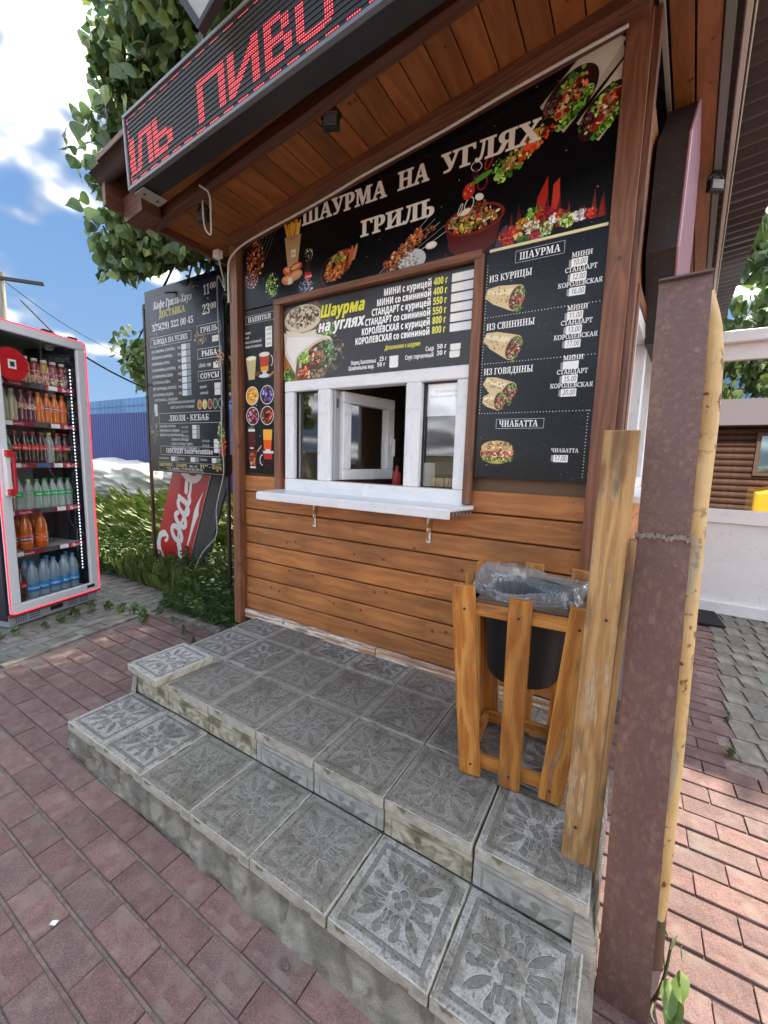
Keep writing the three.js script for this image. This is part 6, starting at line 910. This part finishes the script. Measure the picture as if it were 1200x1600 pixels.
  const L = {
    mix: labTex((x) => { x.fillStyle = '#b89a88'; x.fillRect(0, 0, 256, 96); const r = rng(490); for (let i = 0; i < 120; i++) { x.fillStyle = ['#d8c8a8', '#8a2c3c', '#e8a83c', '#7aa04a', '#5a3050', '#f0ece0'][i % 6]; x.beginPath(); x.arc(r() * 256, r() * 96, 3 + r() * 9, 0, 7); x.fill(); } x.fillStyle = '#b01c4a'; for (const a of [10, 138]) x.fillRect(a, 10, 96, 30); x.fillStyle = '#fff'; x.font = 'bold 26px sans-serif'; x.fillText('0,5', 30, 34); x.fillText('0,5', 158, 34); }),
    fanta: labTex((x) => { x.fillStyle = '#e2631c'; x.fillRect(0, 0, 256, 96); x.fillStyle = '#1c2a5c'; for (const a of [18, 146]) { x.beginPath(); x.ellipse(a + 46, 48, 46, 26, -0.15, 0, 7); x.fill(); } x.fillStyle = '#fff'; x.font = 'bold 32px sans-serif'; x.fillText('FANTA', 16, 60, 92); x.fillText('FANTA', 144, 60, 92); }),
    cola: labTex((x) => { x.fillStyle = '#b8101e'; x.fillRect(0, 0, 256, 96); for (const a of [14, 142]) { x.save(); x.translate(a, 66); script(x, 25, '#f4f0f0'); x.restore(); } }),
    green: labTex((x) => { x.fillStyle = '#1f9a58'; x.fillRect(0, 0, 256, 96); x.fillStyle = '#d8f0e0'; x.font = 'bold 40px sans-serif'; x.fillText('Sprite', 14, 62, 100); x.fillText('Sprite', 142, 62, 100); }),
    water: labTex((x) => { x.fillStyle = '#2f86c8'; x.fillRect(0, 0, 256, 96); x.fillStyle = '#cfe6f4'; x.font = 'bold 34px sans-serif'; x.fillText('BonAqua', 10, 62, 108); x.fillText('BonAqua', 138, 62, 108); x.fillStyle = '#1c5c9a'; x.fillRect(0, 76, 256, 20); }),
  };
  const mk = (shape, body, tr, lab, cap, name) => { const S = shapes[shape], g = new THREE.Group(); g.name = name; part('body', S.body, pet(body, tr), g); if (lab) part('label', new THREE.CylinderGeometry(S.lab[0], S.lab[0], S.lab[2] - S.lab[1], 20, 1, true).translate(0, (S.lab[1] + S.lab[2]) / 2, 0), std([1, 1, 1], 0.4, { map: lab, side: THREE.DoubleSide }), g); part('cap', new THREE.CylinderGeometry(S.cap[0], S.cap[0] * 1.03, S.cap[2], 16).translate(0, S.cap[1] + S.cap[2] / 2, 0), std(cap, 0.4), g); return g; };
  const K = {
    yellow: mk('juice', [0.55, 0.30, 0.06], 0.2, L.mix, [0.7, 0.7, 0.7], 'juice_bottle'), red: mk('juice', [0.30, 0.05, 0.06], 0.15, L.mix, [0.7, 0.7, 0.7], 'juice_bottle'),
    orange: mk('small', [0.75, 0.20, 0.02], 0.25, L.fanta, [0.6, 0.16, 0.02], 'soda_bottle'), pale: mk('small', [0.62, 0.62, 0.40], 0.5, null, [0.5, 0.5, 0.45], 'soda_bottle'), purple: mk('small', [0.14, 0.03, 0.06], 0.1, L.mix, [0.25, 0.06, 0.1], 'soda_bottle'),
    cola: mk('small', [0.03, 0.012, 0.008], 0.05, L.cola, [0.45, 0.02, 0.03], 'cola_bottle'), clear: mk('small', [0.85, 0.9, 0.9], 0.75, null, [0.6, 0.55, 0.1], 'water_bottle'),
    green: mk('small', [0.72, 0.85, 0.8], 0.65, L.green, [0.03, 0.35, 0.14], 'lemonade_bottle'), bigor: mk('big', [0.62, 0.13, 0.015], 0.2, L.fanta, [0.55, 0.12, 0.02], 'large_soda_bottle'), water: mk('big', [0.62, 0.78, 0.88], 0.7, L.water, [0.05, 0.26, 0.6], 'large_water_bottle'), pink: mk('small', [0.55, 0.32, 0.28], 0.4, L.mix, [0.5, 0.5, 0.5], 'soda_bottle'),
  };
  const say = { yellow: 'yellow juice bottle', red: 'dark red juice bottle', orange: 'orange soda bottle', pale: 'pale lemon soda bottle', purple: 'dark purple soda bottle', cola: 'dark cola bottle', clear: 'clear yellow-capped bottle', green: 'clear green-labelled bottle', bigor: 'large orange soda bottle', water: 'large blue-labelled water bottle', pink: 'pinkish soda bottle' };
  const rows = [['yellow', 'red', 'yellow', 'yellow', 'red', 'yellow', 'red', 'red'], ['pale', 'pale', 'pale', 'purple', 'purple', 'orange', 'orange', 'orange', 'orange'], ['green', 'green', 'cola', 'cola', 'cola', 'cola', 'clear', 'cola', 'cola'], ['pink', 'pink', 'green', 'clear', 'green', 'green', 'green', 'green', 'green'], ['bigor', 'bigor', 'bigor'], ['cola', 'cola', 'water', 'water', 'water', 'water', 'water']];
  const ys = [...shelfY.map((y) => y + 0.0245), 0.147], r = rng(495), place = ['top', 'second', 'third', 'fourth', 'fifth', 'bottom'];
  c.updateMatrixWorld(true);
  rows.forEach((row, i) => { const n = row.length, depths = i === 4 ? 2 : 2; for (let d = 0; d < depths; d++) row.forEach((kd, j) => { if (d === 1 && (i === 0 || j % 2) && i !== 4) return; const bigw = kd === 'bigor' || kd === 'water'; let x = i === 4 ? 0.14 + j * 0.115 : 0.11 + j * (w - 0.22) / (n - 1) + (r() - 0.5) * 0.008; if (i === 0) x = 0.13 + j * 0.071; const b = K[kd].clone(); b.name = numbered(K[kd].name); const p = c.localToWorld(new THREE.Vector3(x + (d ? 0.02 : 0), ys[i], -0.15 - d * 0.105)); b.position.copy(p); b.rotation.y = ry + r() * 6.28; const sc = [1.0, 1.04, 1.06, 1.0, 0.95, kd === 'cola' ? 1.1 : 0.98][i]; b.scale.setScalar(sc);
    tag(b, say[kd] + ' on the ' + place[i] + ' cooler shelf, ' + ORD[j] + ' from the left' + (d ? ', back row' : ', front row'), 'bottle', 'bottles in the cooler'); scene.add(b); }); });
}
// ---------------------------------------------------------------- background on the left: fence, hall, bags, pole and wires
function corrugated(len, h, pitch, depth, seg = 8) { const n = Math.round(len / pitch) * seg, g = new THREE.PlaneGeometry(len, h, n, 1), p = g.attributes.position; for (let i = 0; i < p.count; i++) { const x = p.getX(i); p.setZ(i, Math.max(-0.6, Math.min(0.6, Math.sin(x / pitch * Math.PI * 2))) * depth); } g.computeVertexNormals(); return g; }
{
  const f = thing('metal_fence', 'blue-violet corrugated metal fence behind the grass', 'fence', [-4.0, 0, -6.35], 0.085);
  const m = [[0.03, 0.052, 0.22], [0.034, 0.058, 0.24], [0.028, 0.05, 0.205]].map((c) => std(c, 0.4, { side: THREE.DoubleSide })), sg = corrugated(1.15, 2.5, 0.115, 0.016);
  for (let i = 0; i < 20; i++) part('sheet', sg, m[i % 3], f, [-0.6 - i * 1.14, 1.26, (i % 2) * 0.004]);
  const h = thing('industrial_hall', 'long low blue industrial hall with a band of windows behind the fence', 'building', [-30, 0, -18]); h.scale.set(1.35, 1.37, 1.35);
  const bl = [0.07, 0.22, 0.45].map((v) => v); const blue = std(bl, 0.5), blue2 = std([0.055, 0.18, 0.40], 0.5);
  part('wall', new THREE.BoxGeometry(40, 3.0, 6), std([0.38, 0.36, 0.32], 0.8), h, [0, 1.5, -3.2]);
  const cg = corrugated(3.0, 1.25, 0.5, 0.05, 4); for (let i = 0; i < 13; i++) part('cladding_panel', cg, i % 2 ? blue : blue2, h, [-18 + i * 3.03, 3.62, -0.1]);
  part('upper_wall', new THREE.BoxGeometry(40, 1.25, 5.8), blue2, h, [0, 3.62, -3.1]);
  const wg = new THREE.BoxGeometry(1.3, 0.75, 0.06), wm = std([0.05, 0.055, 0.06], 0.15), wm2 = std([0.5, 0.47, 0.38], 0.8); for (let i = 0; i < 26; i++) part(i % 5 === 3 ? 'infill_panel' : 'window', wg, i % 5 === 3 ? wm2 : wm, h, [-18.5 + i * 1.5, 2.5, -0.17]);
  part('seam', new THREE.BoxGeometry(39, 0.03, 0.03), blue2, h, [0, 3.8, -0.02]); part('seam', new THREE.BoxGeometry(39, 0.03, 0.03), blue2, h, [0, 3.35, -0.02]);
  // white bulk bags under the fence
  const bagMat = std([0.5, 0.49, 0.45], 0.75);
  [[-11.3, -5.2, 1.15, 1.7, 'white bulk bag slumped before the blue fence, nearest the cooler'], [-9.8, -4.9, 1.12, 1.6, 'creased white bulk bag in the middle before the blue fence'], [-8.3, -4.7, 1.08, 1.6, 'white bulk bag before the blue fence partly behind the menu board']].forEach(([x, z, hh, wd, lb], q) => {
    const g = new THREE.SphereGeometry(1, 110, 70), p = g.attributes.position; for (let i = 0; i < p.count; i++) { let a = p.getX(i), b = p.getY(i), c = p.getZ(i); const s = 1 / Math.pow(Math.abs(a) ** 4 + Math.abs(b) ** 4 + Math.abs(c) ** 4, 0.25); const n = fbm(a * 3 + q * 7, b * 3 + c * 2.5, 4, 9) - 0.5, cr = Math.abs(fbm(a * 4 + c * 3 + q, b * 5, 3, 12) - 0.5); const fo = 1 - Math.abs(2 * fbm(a * 2.2 + q * 3 + c, b * 2.2 + c * 2, 3, 15) - 1); const k = s * (1 + n * 0.26 + cr * 0.3 - 0.10 * fo * fo); p.setXYZ(i, a * k * wd * 0.72, b * k * hh * 0.5, c * k * wd * 0.6); } g.computeVertexNormals();
    single('bulk_bag', g, bagMat, lb, 'bag', [x, hh * 0.47, z], [0, q, 0], 'white bulk bags');
  });
  const po = thing('utility_pole', 'thin concrete utility pole behind the drinks cooler', 'pole', [-15.1, 0, -4.25]); part('shaft', new THREE.CylinderGeometry(0.1, 0.16, 6.7, 12), M_conc, po, [0, 3.35, 0]); part('cross_arm', rbox(1.6, 0.1, 0.1, 0.01), M_dark, po, [0.3, 6.5, -0.2], [0, 0.9, 0]);
  const wire = (pts, r, lb) => single('overhead_wire', new THREE.TubeGeometry(new THREE.CatmullRomCurve3(pts.map((p) => new THREE.Vector3(...p))), 60, r, 5), M_black, lb, 'wire');
  wire([[-15.1, 6.5, -4.3], [-16.5, 6.0, -6.4], [-18.9, 5.55, -10.6], [-21, 5.4, -15]], 0.014, 'thin overhead wire crossing the sky above the blue hall');
  wire([[-3.4, 2.85, -0.8], [-2.74, 2.388, -0.89], [-2.5, 2.252, -0.95], [-2.4, 2.11, -1.2], [-2.31, 2.02, -1.44], [-1.9, 2.02, -1.56], [-1.2, 2.05, -1.7]], 0.009, 'thick black cable sagging from the cooler to the menu board');
}
// ---------------------------------------------------------------- right background: porch, trees, mat
{
  const z = -3.79, t = thing('porch', 'white plastic glazed porch behind the brown metal post', 'porch', [0, 0, 0]);
  const bar = (x0, x1, y0, y1, d = 0.08) => part('frame_bar', rbox(x1 - x0, y1 - y0, d, 0.006), M_pvc, t, [(x0 + x1) / 2, (y0 + y1) / 2, z - d / 2]);
  bar(2.44, 4.9, 2.32, 2.46); bar(2.44, 4.9, 0.862, 0.99); bar(2.44, 4.9, 0.0, 0.112); bar(2.44, 2.56, 0.99, 2.32); bar(4.3, 4.42, 0.99, 2.32); bar(4.78, 4.9, 0.99, 2.32);
  part('lower_panel', rbox(2.4, 0.75, 0.03, 0.003), M_pvc, t, [3.67, 0.487, z - 0.05]);
  const gl = new THREE.MeshPhysicalMaterial({ color: new THREE.Color(0.02, 0.022, 0.024), roughness: 0.015, metalness: 0, clearcoat: 1, clearcoatRoughness: 0.01, ior: 1.9, specularIntensity: 1 });
  part('pane', new THREE.BoxGeometry(1.76, 1.34, 0.01), new THREE.MeshPhysicalMaterial({ color: new THREE.Color(0.46, 0.48, 0.5), roughness: 0.01, metalness: 1 }), t, [3.43, 1.655, z - 0.04]); part('pane', new THREE.BoxGeometry(0.38, 1.34, 0.01), gl, t, [4.6, 1.655, z - 0.04]);
  part('roof', rbox(2.6, 0.1, 1.9, 0.01), M_pvc, t, [3.7, 2.51, z - 0.88]); part('side_wall', rbox(0.06, 2.4, 1.7, 0.005), M_pvc, t, [4.86, 1.23, z - 0.94]); part('side_wall', rbox(0.06, 2.4, 1.7, 0.005), M_pvc, t, [2.48, 1.23, z - 0.94]); part('back_wall', rbox(2.5, 2.4, 0.06, 0.005), M_pvc, t, [3.67, 1.23, z - 1.8]); part('floor', rbox(2.3, 0.04, 1.6, 0.004), M_conc, t, [3.67, 0.03, z - 0.95]);
  single('door_mat', rbox(0.24, 0.02, 0.42, 0.004, 'x', 0, 0, 4), std([0.012, 0.012, 0.013], 0.9, { bumpMap: noiseBump, bumpScale: 0.004 }), 'black doormat lying in front of the white porch', 'mat', [2.77, 0.012, -3.56], [0, 0.05, 0]);
  // trees behind the porch
  const mk = (bx, bz, seed, lb, H, R, n) => { const r = rng(seed), cl = []; for (let i = 0; i < n; i++) { let x, y, q, d; do { x = r() * 2 - 1; y = r() * 2 - 1; q = r() * 2 - 1; d = x * x + y * y + q * q; } while (d > 1 || d < 0.2); cl.push([x * R, H + y * R * 0.85, q * R, 0.42, 85]); } tree('maple_tree', lb, [bx, 0, bz], [[0, -0.05, 0], [0.05, 1.2, 0], [0, 2.4, 0.1], [0.1, H, 0]], cl, { r0: 0.13, r1: 0.05, seed: seed + 1, size: 0.14, limbEvery: 2, group: 'trees behind the porch' }); };
  mk(4.5, -6.9, 501, 'broad green tree rising behind the white porch, close to the roof edge', 3.7, 1.7, 60); mk(6.8, -7.8, 511, 'green tree behind the white porch at the right edge, farther from the kiosk', 4.2, 2.0, 50);
}
// ---------------------------------------------------------------- across the yard, behind the viewer: seen only mirrored in the glass
{
  const hs = thing('log_house', 'brown log house with a framed window mirrored in the porch glass', 'house', [7.4, 0, 8.6]);
  const lm = woodMats(wBrown, [[0.52, 0.52, 0.5], [0.44, 0.44, 0.42]], 0.7, 0.002);
  const lg = new THREE.CylinderGeometry(0.11, 0.11, 6.4, 14).rotateZ(Math.PI / 2); for (let i = 0; i < 13; i++) part('log', lg, lm[i % 2], hs, [0, 0.12 + i * 0.205, 0]);
  part('wall', new THREE.BoxGeometry(6.4, 2.75, 3.5), std([0.15, 0.09, 0.05], 0.8), hs, [0, 1.375, 1.8]);
  const wn = part('window', rbox(1.0, 1.35, 0.1, 0.01), std([0.12, 0.07, 0.045], 0.6), hs, [-1.55, 1.85, -0.12]); part('pane', new THREE.BoxGeometry(0.78, 1.12, 0.02), std([0.25, 0.32, 0.34], 0.05, { metalness: 0.8 }), wn, [0, 0, -0.05]);
  const rf = new THREE.Shape(); rf.moveTo(-2.4, 0); rf.lineTo(2.4, 0); rf.lineTo(0, 1.1); const rg = new THREE.ExtrudeGeometry(rf, { depth: 7, bevelEnabled: false }); rg.rotateY(Math.PI / 2); part('roof', rg, std([0.15, 0.125, 0.13], 0.8), hs, [-3.5, 2.72, 1.75]);
  const car = (lb, col, x, z, ry) => { const c = thing('parked_car', lb, 'car', [x, 0, z], ry, 'cars parked across the yard'); const s = new THREE.Shape(); s.moveTo(-2.1, 0.3); s.lineTo(-2.1, 0.75); s.lineTo(-1.5, 0.92); s.bezierCurveTo(-1.1, 1.4, -0.8, 1.45, 0.1, 1.45); s.bezierCurveTo(0.8, 1.42, 0.95, 1.2, 1.25, 0.95); s.lineTo(2.0, 0.82); s.lineTo(2.1, 0.3); s.closePath(); const g = new THREE.ExtrudeGeometry(s, { depth: 1.5, bevelEnabled: true, bevelSize: 0.08, bevelThickness: 0.08, bevelSegments: 3 }); part('body', g, new THREE.MeshPhysicalMaterial({ color: new THREE.Color(...col), roughness: 0.3, clearcoat: 1 }), c, [0, 0, -0.75]); part('side_window', rbox(1.7, 0.36, 1.68, 0.05), std([0.02, 0.02, 0.025], 0.1), c, [-0.15, 1.16, 0]); for (const x of [-1.3, 1.3]) for (const q of [-0.78, 0.78]) part('wheel', new THREE.CylinderGeometry(0.31, 0.31, 0.2, 20).rotateX(Math.PI / 2), M_black, c, [x, 0.31, q]); };
  car('yellow parked car mirrored low in the porch glass', [0.75, 0.42, 0.02], 7.0, 5.4, 0.1); car('white parked car mirrored at the left of the porch glass', [0.75, 0.75, 0.75], 3.4, 12.5, -0.2);
  const wl = thing('yard_wall', 'long grey yard wall with a white coping mirrored in the serving window', 'wall', [-6, 0, 13.5]); part('wall', new THREE.BoxGeometry(20, 1.55, 0.25), M_conc, wl, [0, 0.775, 0]); part('coping', new THREE.BoxGeometry(20, 0.08, 0.35), M_white, wl, [0, 1.59, 0]);
  const mk = (bx, bz, seed, lb, H, R, n) => { const r = rng(seed), cl = []; for (let i = 0; i < n; i++) { let x, y, q, d; do { x = r() * 2 - 1; y = r() * 2 - 1; q = r() * 2 - 1; d = x * x + y * y + q * q; } while (d > 1 || d < 0.2); cl.push([x * R, H + y * R, q * R, 0.6, 70]); } tree('yard_tree', lb, [bx, 0, bz], [[0, -0.05, 0], [0.05, 1.2, 0], [0, 2.4, 0.1], [0.1, H, 0]], cl, { r0: 0.2, r1: 0.07, seed: seed + 1, size: 0.26, limbEvery: 3, group: 'trees across the yard' }); };
  mk(-11.5, 8.5, 521, 'dark green tree across the yard mirrored in the left window pane', 3.6, 2.8, 60); mk(5.2, 13.6, 531, 'green tree rising behind the log house across the yard', 4.9, 2.4, 50);
}
// ---------------------------------------------------------------- small things
{
  const paper = (p, s, ry, lb) => { const g = new THREE.PlaneGeometry(s, s * 0.8, 4, 4).rotateX(-Math.PI / 2), q = g.attributes.position; for (let i = 0; i < q.count; i++) q.setY(i, 0.004 + 0.003 * hash(i, 3, 1)); g.computeVertexNormals(); single('paper_scrap', g, std([0.8, 0.8, 0.8], 0.7, { side: THREE.DoubleSide }), lb, 'litter', p, [0, ry, 0]); };
  paper([0.786, 0.003, 0.643], 0.018, 0.5, 'tiny white scrap of paper on the red paving');
  const st = new THREE.IcosahedronGeometry(0.009, 1); single('pebble', st, M_conc, 'small grey pebble on the red paving near the lower step', 'pebble', [1.42, 0.006, 0.36], [0.3, 0.5, 0]);
  // price note behind the right window pane, straws in a holder on the counter
  const nt = ctex(canvas(256, 256, (x) => { x.fillStyle = '#e4e8ee'; x.fillRect(0, 0, 256, 256); x.fillStyle = '#3a4450'; x.font = '26px serif'; x.fillText('Халапеньо 6р', 60, 70, 180); x.fillText('Пицца на вынос 9р', 20, 108, 225); }), true, false);
  const g = new THREE.PlaneGeometry(0.165, 0.155); single('paper_note', g, std([1, 1, 1], 0.7, { map: nt, side: THREE.DoubleSide }), 'white price note taped inside the right window pane', 'note', [1.275, 1.652, WZ - 0.034]);
  const t = thing('straw_box', 'open box of pale wooden sticks on the counter behind the right pane', 'straws', [1.27, 1.178, WZ - 0.10]); const gs = [], r = rng(601); for (let i = 0; i < 46; i++) gs.push(new THREE.CylinderGeometry(0.003, 0.003, 0.075, 5).rotateZ((r() - 0.5) * 0.3).translate((r() - 0.5) * 0.11, 0.055, (r() - 0.5) * 0.04)); part('sticks', mergeGeometries(gs), std([0.6, 0.48, 0.26], 0.7), t); part('box', rbox(0.13, 0.05, 0.055, 0.004), M_dark, t, [0, 0.026, 0]);
}

renderer.render(scene, camera);
